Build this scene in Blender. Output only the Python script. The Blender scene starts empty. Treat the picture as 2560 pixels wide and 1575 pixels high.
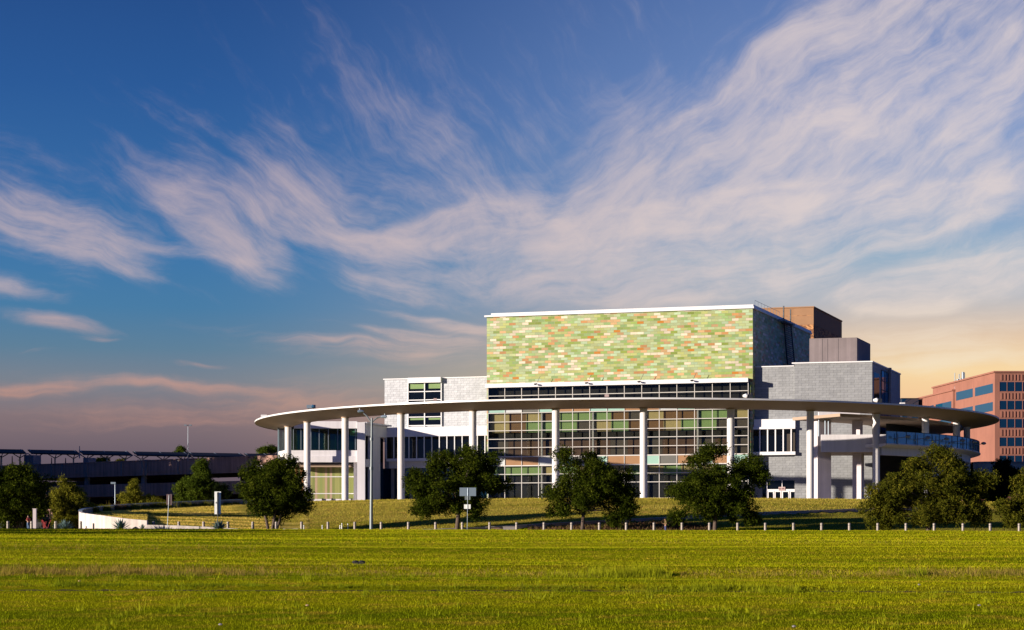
import bpy, bmesh, math, random
import numpy as np
from mathutils import Vector, Matrix
random.seed(7); rng = np.random.default_rng(7)
R = math.radians
C = bpy.context.scene.collection
# ------------------------------------------------------------------ camera
F = 4800.0; YH = 1350.0; EYE = 1.6
cd = bpy.data.cameras.new('camera'); cam = bpy.data.objects.new('camera', cd); C.objects.link(cam)
cam.location = (0, 0, EYE); cam.rotation_euler = (R(90), 0, 0)
cd.sensor_width = 36; cd.sensor_fit = 'HORIZONTAL'; cd.lens = F / 2560 * 36
cd.shift_y = (YH - 787.5) / 2560; cd.clip_start = 0.5; cd.clip_end = 6000
bpy.context.scene.camera = cam
# ------------------------------------------------------------------ light
SUN_AZ = -115.0   # degrees clockwise from +Y (the view direction): from the left, a little behind the camera
SUN_EL = 9.0
sd = bpy.data.lights.new('sun', 'SUN'); sun = bpy.data.objects.new('sun', sd); C.objects.link(sun)
sd.energy = 5.0; sd.angle = R(0.5); sd.color = (1.0, 0.87, 0.74)
S = Vector((math.sin(R(SUN_AZ)) * math.cos(R(SUN_EL)), math.cos(R(SUN_AZ)) * math.cos(R(SUN_EL)), math.sin(R(SUN_EL))))
sun.rotation_euler = S.to_track_quat('Z', 'Y').to_euler(); sun.location = (-80, -60, 60)
bpy.context.scene.view_settings.view_transform = 'Standard'
bpy.context.scene.view_settings.look = 'None'
bpy.context.scene.view_settings.exposure = 0.85
bpy.context.scene.view_settings.gamma = 1.0

def srgb(r, g, b, a=1.0):
    f = lambda c: (c / 255 / 12.92) if c / 255 <= 0.04045 else ((c / 255 + 0.055) / 1.055) ** 2.4
    return (f(r), f(g), f(b), a)

class NT:
    def __init__(s, t): s.t = t
    def n(s, kind, ins=None, **kw):
        n = s.t.nodes.new(kind)
        for k, v in kw.items(): setattr(n, k, v)
        for k, v in (ins or {}).items(): s.put(n, k, v)
        return n
    def put(s, n, k, v):
        sock = n.inputs[k]
        if hasattr(v, 'outputs'): v = v.outputs[0]
        if isinstance(v, bpy.types.NodeSocket): s.t.links.new(v, sock)
        else: sock.default_value = v
    def m(s, op, a, b=0.0, c=0.0, clamp=False):
        n = s.t.nodes.new('ShaderNodeMath'); n.operation = op; n.use_clamp = clamp
        s.put(n, 0, a); s.put(n, 1, b)
        if op in ('MULTIPLY_ADD', 'SMOOTH_MIN', 'SMOOTH_MAX', 'WRAP', 'COMPARE'): s.put(n, 2, c)
        return n
    def ramp(s, fac, stops, interp='LINEAR'):
        n = s.t.nodes.new('ShaderNodeValToRGB'); n.color_ramp.interpolation = interp
        e = n.color_ramp.elements
        while len(e) > 1: e.remove(e[0])
        e[0].position, e[0].color = stops[0]
        for p, c in stops[1:]:
            x = e.new(p); x.color = c
        s.put(n, 0, fac); return n
    def mr(s, v, a, b, c=0.0, d=1.0, smooth=False):
        n = s.t.nodes.new('ShaderNodeMapRange')
        if smooth: n.interpolation_type = 'SMOOTHSTEP'
        s.put(n, 0, v)
        for i, x in enumerate((a, b, c, d)): s.put(n, i + 1, x)
        return n
    def mix(s, f, a, b, blend='MIX'):
        n = s.t.nodes.new('ShaderNodeMix'); n.data_type = 'RGBA'; n.blend_type = blend
        s.put(n, 0, f); s.put(n, 6, a); s.put(n, 7, b); n_out = n.outputs[2]; return n_out

# ------------------------------------------------------------------ sky
w = bpy.data.worlds.new('World'); bpy.context.scene.world = w; w.use_nodes = True
w.node_tree.nodes.clear(); t = NT(w.node_tree)
out = t.n('ShaderNodeOutputWorld'); bg = t.n('ShaderNodeBackground', {1: 0.1})
w.node_tree.links.new(bg.outputs[0], out.inputs[0])
tc = t.n('ShaderNodeTexCoord'); sp = t.n('ShaderNodeSeparateXYZ', {0: tc.outputs[0]})
az = t.m('MULTIPLY', t.m('ARCTAN2', sp.outputs[0], sp.outputs[1]), 4800.0)      # azimuth, 83.8 units a degree
el = t.m('MULTIPLY', t.m('ARCSINE', sp.outputs[2]), 4800.0)                      # elevation, the same unit
eln = t.m('DIVIDE', el, 2400.0, clamp=True)
def P(py): return max(0.0, min(1.0, (YH - py) / 2400))
left = t.ramp(eln, [(P(1350), srgb(96, 80, 92)), (P(1150), srgb(102, 88, 104)), (P(1050), srgb(132, 113, 120)), (P(960), srgb(122, 130, 144)),
    (P(880), srgb(92, 128, 156)), (P(780), srgb(68, 124, 168)), (P(650), srgb(58, 118, 172)), (P(480), srgb(48, 104, 166)), (P(250), srgb(36, 88, 154)), (P(0), srgb(30, 74, 138)), (1.0, srgb(26, 60, 122))])
right = t.ramp(eln, [(P(1350), srgb(240, 165, 125)), (P(1080), srgb(252, 192, 146)), (P(940), srgb(255, 220, 166)), (P(860), srgb(232, 202, 172)), (P(760), srgb(192, 192, 198)),
    (P(660), srgb(150, 178, 202)), (P(500), srgb(136, 162, 204)), (P(300), srgb(122, 150, 202)), (P(0), srgb(96, 126, 184)), (1.0, srgb(34, 68, 130))])
side = t.m('MULTIPLY', t.mr(az, -850.0, 1200.0, smooth=True), t.mr(az, 1350.0, 2500.0, 1.0, 0.0, smooth=True))
blue = t.ramp(eln, [(P(1350), srgb(30, 82, 140)), (P(1000), srgb(20, 82, 156)), (P(500), srgb(12, 74, 158)), (1.0, srgb(14, 58, 140))])
outv = t.m('MAXIMUM', t.mr(az, 1350.0, 2600.0, 0.0, 1.0, smooth=True), t.mr(az, -2600.0, -6000.0, 0.0, 1.0, smooth=True))
base = t.mix(outv, t.mix(side, left.outputs[0], right.outputs[0]), blue.outputs[0])
# cirrus: streaks that fan out of one point low on the horizon, masses placed by direction
cx, cy = 220.0, 330.0
dx = t.m('SUBTRACT', az, cx); dy = t.m('SUBTRACT', el, cy)
v0 = t.n('ShaderNodeCombineXYZ', {0: az, 1: el})
wn = t.n('ShaderNodeTexNoise', {'Vector': v0, 'Scale': 0.0026, 'Detail': 3.0, 'Roughness': 0.55})
wsub = t.n('ShaderNodeVectorMath', {0: wn.outputs[1], 1: (0.5, 0.5, 0.5)}, operation='SUBTRACT')
wsc = t.n('ShaderNodeVectorMath', {0: wsub, 1: (110.0, 80.0, 0.0)}, operation='MULTIPLY')
wv = t.n('ShaderNodeVectorMath', {0: v0, 1: wsc}, operation='ADD')
ws = t.n('ShaderNodeSeparateXYZ', {0: wv})
dxw = t.m('SUBTRACT', t.m('MULTIPLY_ADD', ws.outputs[0], 0.5, t.m('MULTIPLY', az, 0.5)), cx); dyw = t.m('SUBTRACT', t.m('MULTIPLY_ADD', ws.outputs[1], 0.5, t.m('MULTIPLY', el, 0.5)), cy)
th = t.m('ARCTAN2', dyw, dxw); rr = t.m('LOGARITHM', t.m('SQRT', t.m('ADD', t.m('MULTIPLY', dxw, dxw), t.m('MULTIPLY', dyw, dyw))), 2.718)
wf = t.n('ShaderNodeTexNoise', {'Vector': v0, 'Scale': 0.011, 'Detail': 4.0, 'Roughness': 0.6})
wfs = t.n('ShaderNodeVectorMath', {0: t.n('ShaderNodeVectorMath', {0: wf.outputs[1], 1: (0.5, 0.5, 0.5)}, operation='SUBTRACT'), 1: (20.0, 15.0, 0.0)}, operation='MULTIPLY')
wv2 = t.n('ShaderNodeVectorMath', {0: t.n('ShaderNodeVectorMath', {0: v0, 1: t.n('ShaderNodeVectorMath', {0: wsub, 1: (230.0, 170.0, 0.0)}, operation='MULTIPLY')}, operation='ADD'), 1: wfs}, operation='ADD')
fb = t.n('ShaderNodeTexNoise', {'Vector': wv2, 'Scale': 0.008, 'Detail': 9.0, 'Roughness': 0.62})
def streak(rot, along, across):
    mp = t.n('ShaderNodeMapping', {0: wv2, 2: (0, 0, R(rot))}, vector_type='TEXTURE')
    q = t.n('ShaderNodeSeparateXYZ', {0: mp})
    n = t.n('ShaderNodeTexNoise', {'Vector': t.n('ShaderNodeCombineXYZ', {0: t.m('MULTIPLY', q.outputs[0], along), 1: t.m('MULTIPLY', q.outputs[1], across), 2: rot * 0.3}), 'Scale': 1.0, 'Detail': 9.0, 'Roughness': 0.65})
    return t.m('ADD', t.m('MULTIPLY', n.outputs[0], 0.72), t.m('MULTIPLY', fb.outputs[0], 0.28))
GR = {-55: (0.0035, 0.017), -33: (0.0038, 0.019), -14: (0.0035, 0.021), 0: (0.0028, 0.030), 10: (0.0034, 0.018), 36: (0.0030, 0.014)}
BL = [ # px, py, half width, half height, rotation (deg, anticlockwise in the picture), weight, streak direction
 (80, 490, 300, 80, -22, .55, -14), (215, 630, 230, 66, -10, 1.0, -14), (310, 660, 110, 44, -28, .8, -33), (100, 560, 190, 40, -12, .5, -14), (470, 545, 230, 66, -34, .9, -33), (600, 600, 170, 66, -40, .95, -33), (640, 640, 60, 26, 10, .5, -14), (560, 660, 150, 16, -10, .7, -14),
 (660, 430, 330, 80, -36, .42, -33), (480, 400, 300, 60, -30, .22, -33), (760, 560, 170, 70, -30, .6, -33), (900, 610, 200, 34, -6, .95, -14), (1080, 590, 230, 34, 8, 1.0, 10), (980, 530, 330, 90, -30, .55, -33), (1240, 545, 210, 60, 10, .8, 10), (1150, 430, 330, 130, -42, .42, -55), (860, 330, 420, 120, -50, .2, -55), (1000, 150, 420, 200, -60, .14, -55),
 (50, 728, 130, 24, -14, 1.0, -14), (180, 824, 130, 17, -14, 1.1, -14), (265, 864, 60, 7, -4, .9, 0), (450, 728, 120, 14, -20, .35, -33), (500, 922, 90, 7, -3, .8, 0), (110, 886, 50, 8, 0, .45, 0),
 (400, 963, 260, 15, -3, .75, 0), (120, 985, 190, 12, 3, .75, 0), (60, 970, 120, 16, 0, .5, 0), (300, 1030, 520, 40, 0, .42, 0), (700, 1000, 300, 20, -4, .5, 0), (560, 1050, 520, 30, 0, .35, 0), (850, 980, 260, 26, -4, .45, 0),
 (1000, 752, 170, 28, -12, .85, -14), (1180, 700, 340, 52, -8, .6, -14), (920, 700, 150, 30, -8, .35, -14), (1120, 812, 240, 12, -9, .9, 0), (980, 838, 170, 10, -7, .7, 0), (700, 862, 260, 22, -5, .4, 0), (830, 860, 170, 12, -2, .55, 0), (1060, 890, 220, 46, 0, .6, 0), (1150, 850, 200, 30, 0, .5, 0),
 (1330, 560, 260, 60, -20, .65, -33), (1460, 500, 280, 110, 50, .62, 36), (1500, 590, 260, 40, 8, .8, 10), (1700, 470, 360, 90, 30, .75, 36), (1760, 560, 430, 60, 10, .95, 10), (1700, 330, 300, 120, 50, .4, 36), (1950, 270, 330, 120, 45, .85, 36), (2130, 160, 360, 110, 42, .9, 36), (2300, 60, 330, 100, 36, .8, 36), (2470, 190, 260, 90, 45, .7, 36), (2420, 320, 200, 60, 40, .25, 36),
 (2080, 300, 190, 80, 10, .8, 10), (2060, 560, 360, 60, 2, 1.0, 10), (2000, 470, 340, 70, 26, .7, 36), (2280, 570, 300, 46, 12, 1.0, 10), (2480, 490, 260, 90, 28, .75, 36), (2250, 440, 300, 60, 30, .5, 36), (1560, 690, 460, 60, 4, .62, 10), (1850, 720, 420, 46, 6, .7, 10), (1900, 640, 300, 26, 6, .4, 10),
 (2250, 330, 520, 260, 30, .34, 36), (1900, 520, 620, 160, 10, .3, 10), (2440, 700, 260, 50, 14, 1.0, 10), (2330, 740, 230, 40, 6, 1.1, 10), (2230, 770, 120, 30, -6, .8, 10), (2300, 860, 480, 50, 4, .8, 0), (2300, 930, 420, 36, 3, .7, 0), (1400, 700, 500, 60, 0, .4, 10), (1500, 180, 420, 220, 58, .22, -55), (2500, 610, 190, 30, 10, .3, 10)]
accs = {}
for px, py, a, b, rot, wt, gk in BL:
    mp = t.n('ShaderNodeMapping', {0: wv, 1: (px - 1280.0, YH - py, 0.0), 2: (0, 0, R(rot)), 3: (a * 1.5, b * 1.8, 1.0)}, vector_type='TEXTURE')
    g = t.n('ShaderNodeTexGradient', {0: mp}, gradient_type='SPHERICAL')
    accs[gk] = t.m('MULTIPLY', g.outputs[1], wt) if gk not in accs else t.m('MULTIPLY_ADD', g.outputs[1], wt, accs[gk])
far = t.mr(t.m('ABSOLUTE', az), 1500.0, 2600.0, 0.0, 0.08)          # thin cirrus goes on outside the view
dens = None
for gk, ac in accs.items():
    mk = t.mr(ac, 0.0, 0.8, 0.0, 1.0)
    if gk == 10: mk = t.m('MAXIMUM', mk, far)
    d_ = t.mr(t.m('ADD', mk, t.m('MULTIPLY', t.m('SUBTRACT', streak(gk, *GR[gk]), 0.5), 3.1)), 0.14, 1.6, 0.0, 1.0, smooth=True)
    d_ = t.m('MULTIPLY', t.m('MULTIPLY', d_, t.m('POWER', mk, 0.6)), 0.76)
    dens = t.m('SUBTRACT', 1.0, d_) if dens is None else t.m('MULTIPLY', dens, t.m('SUBTRACT', 1.0, d_))
dens = t.m('MULTIPLY', t.m('SUBTRACT', 1.0, dens), 0.93)
lowf = t.mr(el, 350.0, 620.0)
cl = t.mix(lowf, srgb(206, 152, 134), srgb(208, 186, 188)); cr = t.mix(lowf, srgb(255, 238, 200), srgb(240, 222, 214))
cc = t.mix(side, cl, cr)
skyc = t.mix(dens, base, cc)
nis = t.n('ShaderNodeTexSky', sky_type='NISHITA', sun_disc=False)
nis.sun_elevation = R(SUN_EL); nis.sun_rotation = R(SUN_AZ); nis.altitude = 150
x10 = t.n('ShaderNodeVectorMath', {0: skyc, 'Scale': 5.3}, operation='SCALE')
fin = t.mix(0.03, x10.outputs[0], nis.outputs[0])
t.put(bg, 0, fin)

# ------------------------------------------------------------------ materials
M = {}
def mat(name):
    m = bpy.data.materials.new(name); m.use_nodes = True; m.node_tree.nodes.clear(); t = NT(m.node_tree)
    o = t.n('ShaderNodeOutputMaterial'); M[name] = m; return m, t, o
def pr(name, col, rough=0.6, metal=0.0, var=0.12, vs=0.6, bump=0.0, bs=8.0, streak=0.0, spec=0.4, coord=3):
    m, t, o = mat(name)
    tc = t.n('ShaderNodeTexCoord'); n1 = t.n('ShaderNodeTexNoise', {'Vector': tc.outputs[coord], 'Scale': vs, 'Detail': 5.0, 'Roughness': 0.6})
    f = t.mr(n1.outputs[0], 0.3, 0.7, 1 - var, 1 + var)
    if streak:
        mp = t.n('ShaderNodeMapping', {0: tc.outputs[coord], 3: (1.3, 1.3, 0.05)})
        n2 = t.n('ShaderNodeTexNoise', {'Vector': mp, 'Scale': 1.6, 'Detail': 4.0})
        f = t.m('MULTIPLY', f, t.mr(n2.outputs[0], 0.35, 0.7, 1 - streak, 1.05))
    c = t.n('ShaderNodeVectorMath', {0: col[:3], 'Scale': f}, operation='SCALE')
    p = t.n('ShaderNodeBsdfPrincipled', {0: c.outputs[0], 'Roughness': rough, 'Metallic': metal, 'Specular IOR Level': spec})
    if bump:
        nb = t.n('ShaderNodeTexNoise', {'Vector': tc.outputs[coord], 'Scale': bs, 'Detail': 6.0})
        t.put(p, 'Normal', t.n('ShaderNodeBump', {'Strength': bump, 'Distance': 0.05, 'Height': nb.outputs[0]}))
    t.t.links.new(p.outputs[0], o.inputs[0]); return m
white = (0.66, 0.64, 0.655)
pr('white_plaster', white, 0.55, var=0.05, vs=0.25, streak=0.06, bump=0.1)
pr('column_concrete', (0.62, 0.60, 0.585), 0.6, var=0.04, vs=0.5, streak=0.05, bump=0.1)
pr('mullion_white', (0.56, 0.54, 0.5), 0.4, var=0.05)
pr('white_metal', (0.7, 0.7, 0.7), 0.35, var=0.03)
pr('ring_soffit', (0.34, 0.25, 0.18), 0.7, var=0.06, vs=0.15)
pr('pink_pillar', (0.60, 0.53, 0.54), 0.7, var=0.07, vs=0.4, streak=0.12)
pr('brown_stucco', (0.30, 0.165, 0.085), 0.8, var=0.06)
pr('grey_panel', (0.20, 0.165, 0.165), 0.75, var=0.1, vs=0.4, streak=0.15)
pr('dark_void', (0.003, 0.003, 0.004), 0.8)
pr('dark_metal', (0.03, 0.033, 0.04), 0.5, metal=0.3)
pr('grey_metal', (0.20, 0.24, 0.28), 0.45, metal=0.4)
pr('lamp_grey', (0.18, 0.21, 0.22), 0.5, metal=0.3, var=0.06)
pr('bollard_metal', (0.27, 0.235, 0.20), 0.5, metal=0.2, var=0.05, coord=0)
pr('pale_concrete', (0.62, 0.55, 0.50), 0.8, var=0.12, vs=0.7, streak=0.22, bump=0.25)
pr('kerb_concrete', (0.60, 0.38, 0.27), 0.85, var=0.1, vs=0.6, streak=0.1)
pr('grey_concrete', (0.26, 0.23, 0.22), 0.85, var=0.12, vs=0.5, streak=0.12, bump=0.2)
pr('garage_concrete', (0.46, 0.27, 0.21), 0.85, var=0.14, vs=0.35, streak=0.35, bump=0.2)
pr('ledge_shade', (0.02, 0.013, 0.004), 0.95, var=0.3, vs=2.0)  # shade under the lawn ledge, put into a near-black brown
pr('solar_panel', (0.012, 0.013, 0.018), 0.6, var=0.1, spec=0.1)
pr('sign_back', (0.22, 0.28, 0.34), 0.4, metal=0.3, var=0.05)
pr('sign_white', (0.78, 0.80, 0.76), 0.45, var=0.03)
pr('sign_brown', (0.13, 0.085, 0.085), 0.6)
pr('bark', (0.085, 0.06, 0.045), 0.9, var=0.25, vs=4.0, bump=0.5)
pr('pink_stucco', (0.27, 0.115, 0.08), 0.8, var=0.1, vs=0.2, streak=0.08)
pr('beige_wall', (0.46, 0.36, 0.29), 0.8, var=0.08, vs=0.4)
pr('boulder_stone', (0.42, 0.28, 0.15), 0.9, var=0.2, vs=3.0, bump=0.6)
pr('agave_leaf', (0.10, 0.17, 0.17), 0.5, var=0.15, vs=3.0)
pr('red_plastic', (0.4, 0.05, 0.05), 0.5)
pr('skin', (0.36, 0.20, 0.13), 0.6, var=0.04)
pr('denim', (0.045, 0.055, 0.14), 0.8, var=0.1, vs=6)
pr('light_denim', (0.10, 0.16, 0.28), 0.8, var=0.1, vs=6)
pr('olive_shirt', (0.11, 0.08, 0.022), 0.8, var=0.1, vs=6)
pr('red_shirt', (0.35, 0.05, 0.045), 0.8, var=0.1, vs=6)
pr('black_cloth', (0.012, 0.012, 0.013), 0.7)
pr('white_shoe', (0.6, 0.6, 0.6), 0.6)
pr('door_white', (0.75, 0.73, 0.72), 0.4, var=0.03)
pr('letter_dark', (0.12, 0.03, 0.03), 0.5)
pr('sign_cream', (0.50, 0.38, 0.36), 0.5)
for k, c in dict(aqua=(0.28, 0.45, 0.37), tan=(0.30, 0.17, 0.085), grey=(0.13, 0.13, 0.115), pale=(0.46, 0.49, 0.48)).items():
    pr('spandrel_' + k, c, 0.3, var=0.05, vs=0.5)
for k, c in dict(tan=(0.30, 0.24, 0.10), brown=(0.12, 0.055, 0.010), green=(0.15, 0.24, 0.08), dark=(0.045, 0.033, 0.022), wood=(0.055, 0.021, 0.004)).items():
    pr('panel_' + k, c, 0.6, var=0.06, vs=0.5)

def glass_mat(name, tint, refl, trans=True, rough=0.02):
    m, t, o = mat(name)
    lw = t.n('ShaderNodeLayerWeight', {0: 0.2})
    f = t.mr(lw.outputs[1], 0.0, 1.0, refl, 0.6)
    tc = t.n('ShaderNodeTexCoord')
    nb = t.n('ShaderNodeTexNoise', {'Vector': tc.outputs[3], 'Scale': 0.9, 'Detail': 2.0})
    bp = t.n('ShaderNodeBump', {'Strength': 0.06, 'Distance': 0.05, 'Height': nb.outputs[0]})
    g = t.n('ShaderNodeBsdfGlossy', {0: (0.9, 0.95, 1, 1), 'Roughness': rough, 'Normal': bp})
    b = t.n('ShaderNodeBsdfTransparent', {0: tint}) if trans else t.n('ShaderNodeBsdfDiffuse', {0: tint})
    mx = t.n('ShaderNodeMixShader', {0: f, 1: b, 2: g}); t.t.links.new(mx.outputs[0], o.inputs[0]); return m
glass_mat('curtain_glass', (0.92, 0.93, 0.89, 1), 0.01)
glass_mat('pavilion_glass', (0.5, 0.7, 0.6, 1), 0.05)
glass_mat('dark_glass', (0.003, 0.004, 0.006, 1), 0.03, trans=False)
glass_mat('blue_glass', (0.003, 0.018, 0.04, 1), 0.08, trans=False)
glass_mat('light_blue_glass', (0.007, 0.065, 0.13, 1), 0.12, trans=False)
glass_mat('sky_glass', (0.01, 0.12, 0.25, 1), 0.06, trans=False)
glass_mat('rail_glass', (0.10, 0.24, 0.32, 1), 0.25, trans=False, rough=0.15)

def tile_nodes(t, tw, thh):
    """running-bond cells of the UV map (metres): cell id vector, distance to joint"""
    uv = t.n('ShaderNodeUVMap'); s = t.n('ShaderNodeSeparateXYZ', {0: uv})
    vr = t.m('DIVIDE', s.outputs[1], thh); row = t.m('FLOOR', vr)
    ur = t.m('ADD', t.m('DIVIDE', s.outputs[0], tw), t.m('MULTIPLY', t.m('FLOORED_MODULO', row, 2.0), 0.5)); colm = t.m('FLOOR', ur)
    fu = t.m('FRACT', ur); fv = t.m('FRACT', vr)
    return t.n('ShaderNodeCombineXYZ', {0: colm, 1: row}), fu, fv, s
def joint(t, fu, fv, ju, jv):
    a = t.m('MINIMUM', fu, t.m('SUBTRACT', 1.0, fu)); b = t.m('MINIMUM', fv, t.m('SUBTRACT', 1.0, fv))
    return t.m('MAXIMUM', t.m('LESS_THAN', a, ju), t.m('LESS_THAN', b, jv))
# green tile
m, t, o = mat('green_tile')
cid, fu, fv, s = tile_nodes(t, 1.12, 0.431)
wn = t.n('ShaderNodeTexWhiteNoise', {0: cid}, noise_dimensions='2D')
wn2 = t.n('ShaderNodeTexWhiteNoise', {0: t.n('ShaderNodeVectorMath', {0: cid, 1: (37.3, 11.7, 0)}, operation='ADD')}, noise_dimensions='2D')
nz = t.n('ShaderNodeTexNoise', {'Vector': cid, 'Scale': 0.16, 'Detail': 2.0})
pick = t.m('ADD', t.m('MULTIPLY', wn.outputs[0], 0.86), t.m('MULTIPLY', t.m('SUBTRACT', nz.outputs[0], 0.5), 0.6)); pick = t.m('ADD', pick, 0.07)
cr_ = t.ramp(pick, [(0.0, (0.19, 0.25, 0.04, 1)), (0.09, (0.21, 0.29, 0.07, 1)), (0.17, (0.22, 0.33, 0.12, 1)), (0.26, (0.33, 0.36, 0.12, 1)), (0.36, (0.34, 0.39, 0.18, 1)), (0.52, (0.31, 0.38, 0.20, 1)), (0.63, (0.33, 0.43, 0.26, 1)), (0.71, (0.44, 0.28, 0.13, 1)), (0.785, (0.40, 0.20, 0.07, 1)), (0.83, (0.56, 0.49, 0.36, 1))], 'CONSTANT')
rare = t.m('GREATER_THAN', wn2.outputs[0], 0.985); c1 = t.mix(rare, cr_.outputs[0], (0.34, 0.13, 0.012, 1))
vv = t.mr(wn2.outputs[0], 0.0, 1.0, 0.8, 1.18)
tc = t.n('ShaderNodeTexCoord'); gn = t.n('ShaderNodeTexNoise', {'Vector': tc.outputs[3], 'Scale': 2.5, 'Detail': 5.0}); vv = t.m('MULTIPLY', vv, t.mr(gn.outputs[0], 0.3, 0.7, 0.93, 1.07))
c2 = t.n('ShaderNodeVectorMath', {0: c1, 'Scale': vv}, operation='SCALE')
j = joint(t, fu, fv, 0.02, 0.06); c3 = t.mix(j, c2.outputs[0], (0.24, 0.25, 0.13, 1))
p = t.n('ShaderNodeBsdfPrincipled', {0: c3, 'Roughness': 0.45, 'Specular IOR Level': 0.35}); t.t.links.new(p.outputs[0], o.inputs[0])
t.put(p, 'Normal', t.n('ShaderNodeBump', {'Strength': 0.25, 'Distance': 0.02, 'Height': wn2.outputs[0]}))
# zinc shingles
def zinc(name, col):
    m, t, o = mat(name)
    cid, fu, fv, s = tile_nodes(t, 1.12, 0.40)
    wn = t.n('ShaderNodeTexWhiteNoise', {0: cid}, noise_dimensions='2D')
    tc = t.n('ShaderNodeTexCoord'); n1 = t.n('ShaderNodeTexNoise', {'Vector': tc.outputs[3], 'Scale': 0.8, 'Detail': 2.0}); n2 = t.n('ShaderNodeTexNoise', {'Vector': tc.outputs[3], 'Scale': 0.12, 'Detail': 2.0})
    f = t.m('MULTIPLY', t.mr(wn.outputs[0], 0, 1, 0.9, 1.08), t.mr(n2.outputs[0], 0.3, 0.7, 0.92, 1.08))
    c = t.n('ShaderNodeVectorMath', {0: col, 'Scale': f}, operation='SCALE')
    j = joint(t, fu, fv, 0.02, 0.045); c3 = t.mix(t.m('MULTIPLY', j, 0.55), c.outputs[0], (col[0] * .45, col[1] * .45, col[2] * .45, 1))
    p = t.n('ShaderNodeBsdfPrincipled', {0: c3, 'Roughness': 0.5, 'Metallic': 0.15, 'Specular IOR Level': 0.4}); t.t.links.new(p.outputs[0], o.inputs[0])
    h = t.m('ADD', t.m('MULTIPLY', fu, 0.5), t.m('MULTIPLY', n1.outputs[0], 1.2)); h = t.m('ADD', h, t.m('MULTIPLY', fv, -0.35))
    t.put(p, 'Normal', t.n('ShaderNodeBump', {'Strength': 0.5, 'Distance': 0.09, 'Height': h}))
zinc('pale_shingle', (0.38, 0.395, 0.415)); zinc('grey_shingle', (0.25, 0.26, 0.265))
# brick
m, t, o = mat('brown_brick')
cid, fu, fv, s = tile_nodes(t, 0.45, 0.22)
wn = t.n('ShaderNodeTexWhiteNoise', {0: cid}, noise_dimensions='2D')
c = t.ramp(wn.outputs[0], [(0, (0.18, 0.08, 0.035, 1)), (0.5, (0.36, 0.17, 0.07, 1)), (0.8, (0.5, 0.25, 0.1, 1))], 'CONSTANT')
p = t.n('ShaderNodeBsdfPrincipled', {0: c, 'Roughness': 0.85}); t.t.links.new(p.outputs[0], o.inputs[0])
# pavilion wood and glazed strips
m, t, o = mat('strip_wall')
uv = t.n('ShaderNodeUVMap'); s = t.n('ShaderNodeSeparateXYZ', {0: uv})
k = t.m('FLOOR', t.m('DIVIDE', s.outputs[0], 0.42)); wn = t.n('ShaderNodeTexWhiteNoise', {1: k}, noise_dimensions='1D')
c = t.ramp(wn.outputs[0], [(0, (0.19, 0.22, 0.06, 1)), (0.26, (0.27, 0.28, 0.09, 1)), (0.48, (0.31, 0.15, 0.05, 1)), (0.72, (0.40, 0.29, 0.19, 1)), (0.88, (0.23, 0.27, 0.08, 1))], 'CONSTANT')
jl = t.m('LESS_THAN', t.m('FRACT', t.m('DIVIDE', s.outputs[0], 0.42)), 0.06)
c = t.mix(t.m('MULTIPLY', jl, 0.4), c.outputs[0], (0.1, 0.08, 0.04, 1))
p = t.n('ShaderNodeBsdfPrincipled', {0: c, 'Roughness': 0.6}); t.t.links.new(p.outputs[0], o.inputs[0])

def leaf_mat(name, a, b, c, tr=0.3):
    m, t, o = mat(name)
    g = t.n('ShaderNodeNewGeometry'); tc = t.n('ShaderNodeTexCoord')
    nz = t.n('ShaderNodeTexNoise', {'Vector': tc.outputs[3], 'Scale': 0.7, 'Detail': 2.0})
    f = t.m('ADD', t.m('MULTIPLY', g.outputs['Random Per Island'], 0.6), t.m('MULTIPLY', t.mr(nz.outputs[0], 0.3, 0.7), 0.4))
    cr = t.ramp(f, [(0.0, a + (1,)), (0.55, b + (1,)), (1.0, c + (1,))])
    d = t.n('ShaderNodeBsdfDiffuse', {0: cr.outputs[0]}); tl = t.n('ShaderNodeBsdfTranslucent', {0: cr.outputs[0]})
    mx = t.n('ShaderNodeMixShader', {0: tr, 1: d.outputs[0], 2: tl.outputs[0]}); t.t.links.new(mx.outputs[0], o.inputs[0])
leaf_mat('leaf_dark', (0.013, 0.022, 0.002), (0.032, 0.047, 0.004), (0.13, 0.15, 0.014))
leaf_mat('leaf_warm', (0.03, 0.038, 0.004), (0.075, 0.08, 0.008), (0.20, 0.17, 0.018))
leaf_mat('leaf_yellow', (0.06, 0.065, 0.006), (0.15, 0.15, 0.015), (0.30, 0.26, 0.03))
leaf_mat('leaf_green', (0.03, 0.05, 0.005), (0.06, 0.09, 0.009), (0.13, 0.16, 0.02))
leaf_mat('leaf_shade', (0.006, 0.01, 0.003), (0.012, 0.02, 0.005), (0.025, 0.035, 0.008))
leaf_mat('leaf_rust', (0.06, 0.03, 0.01), (0.12, 0.07, 0.03), (0.10, 0.11, 0.03))

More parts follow.
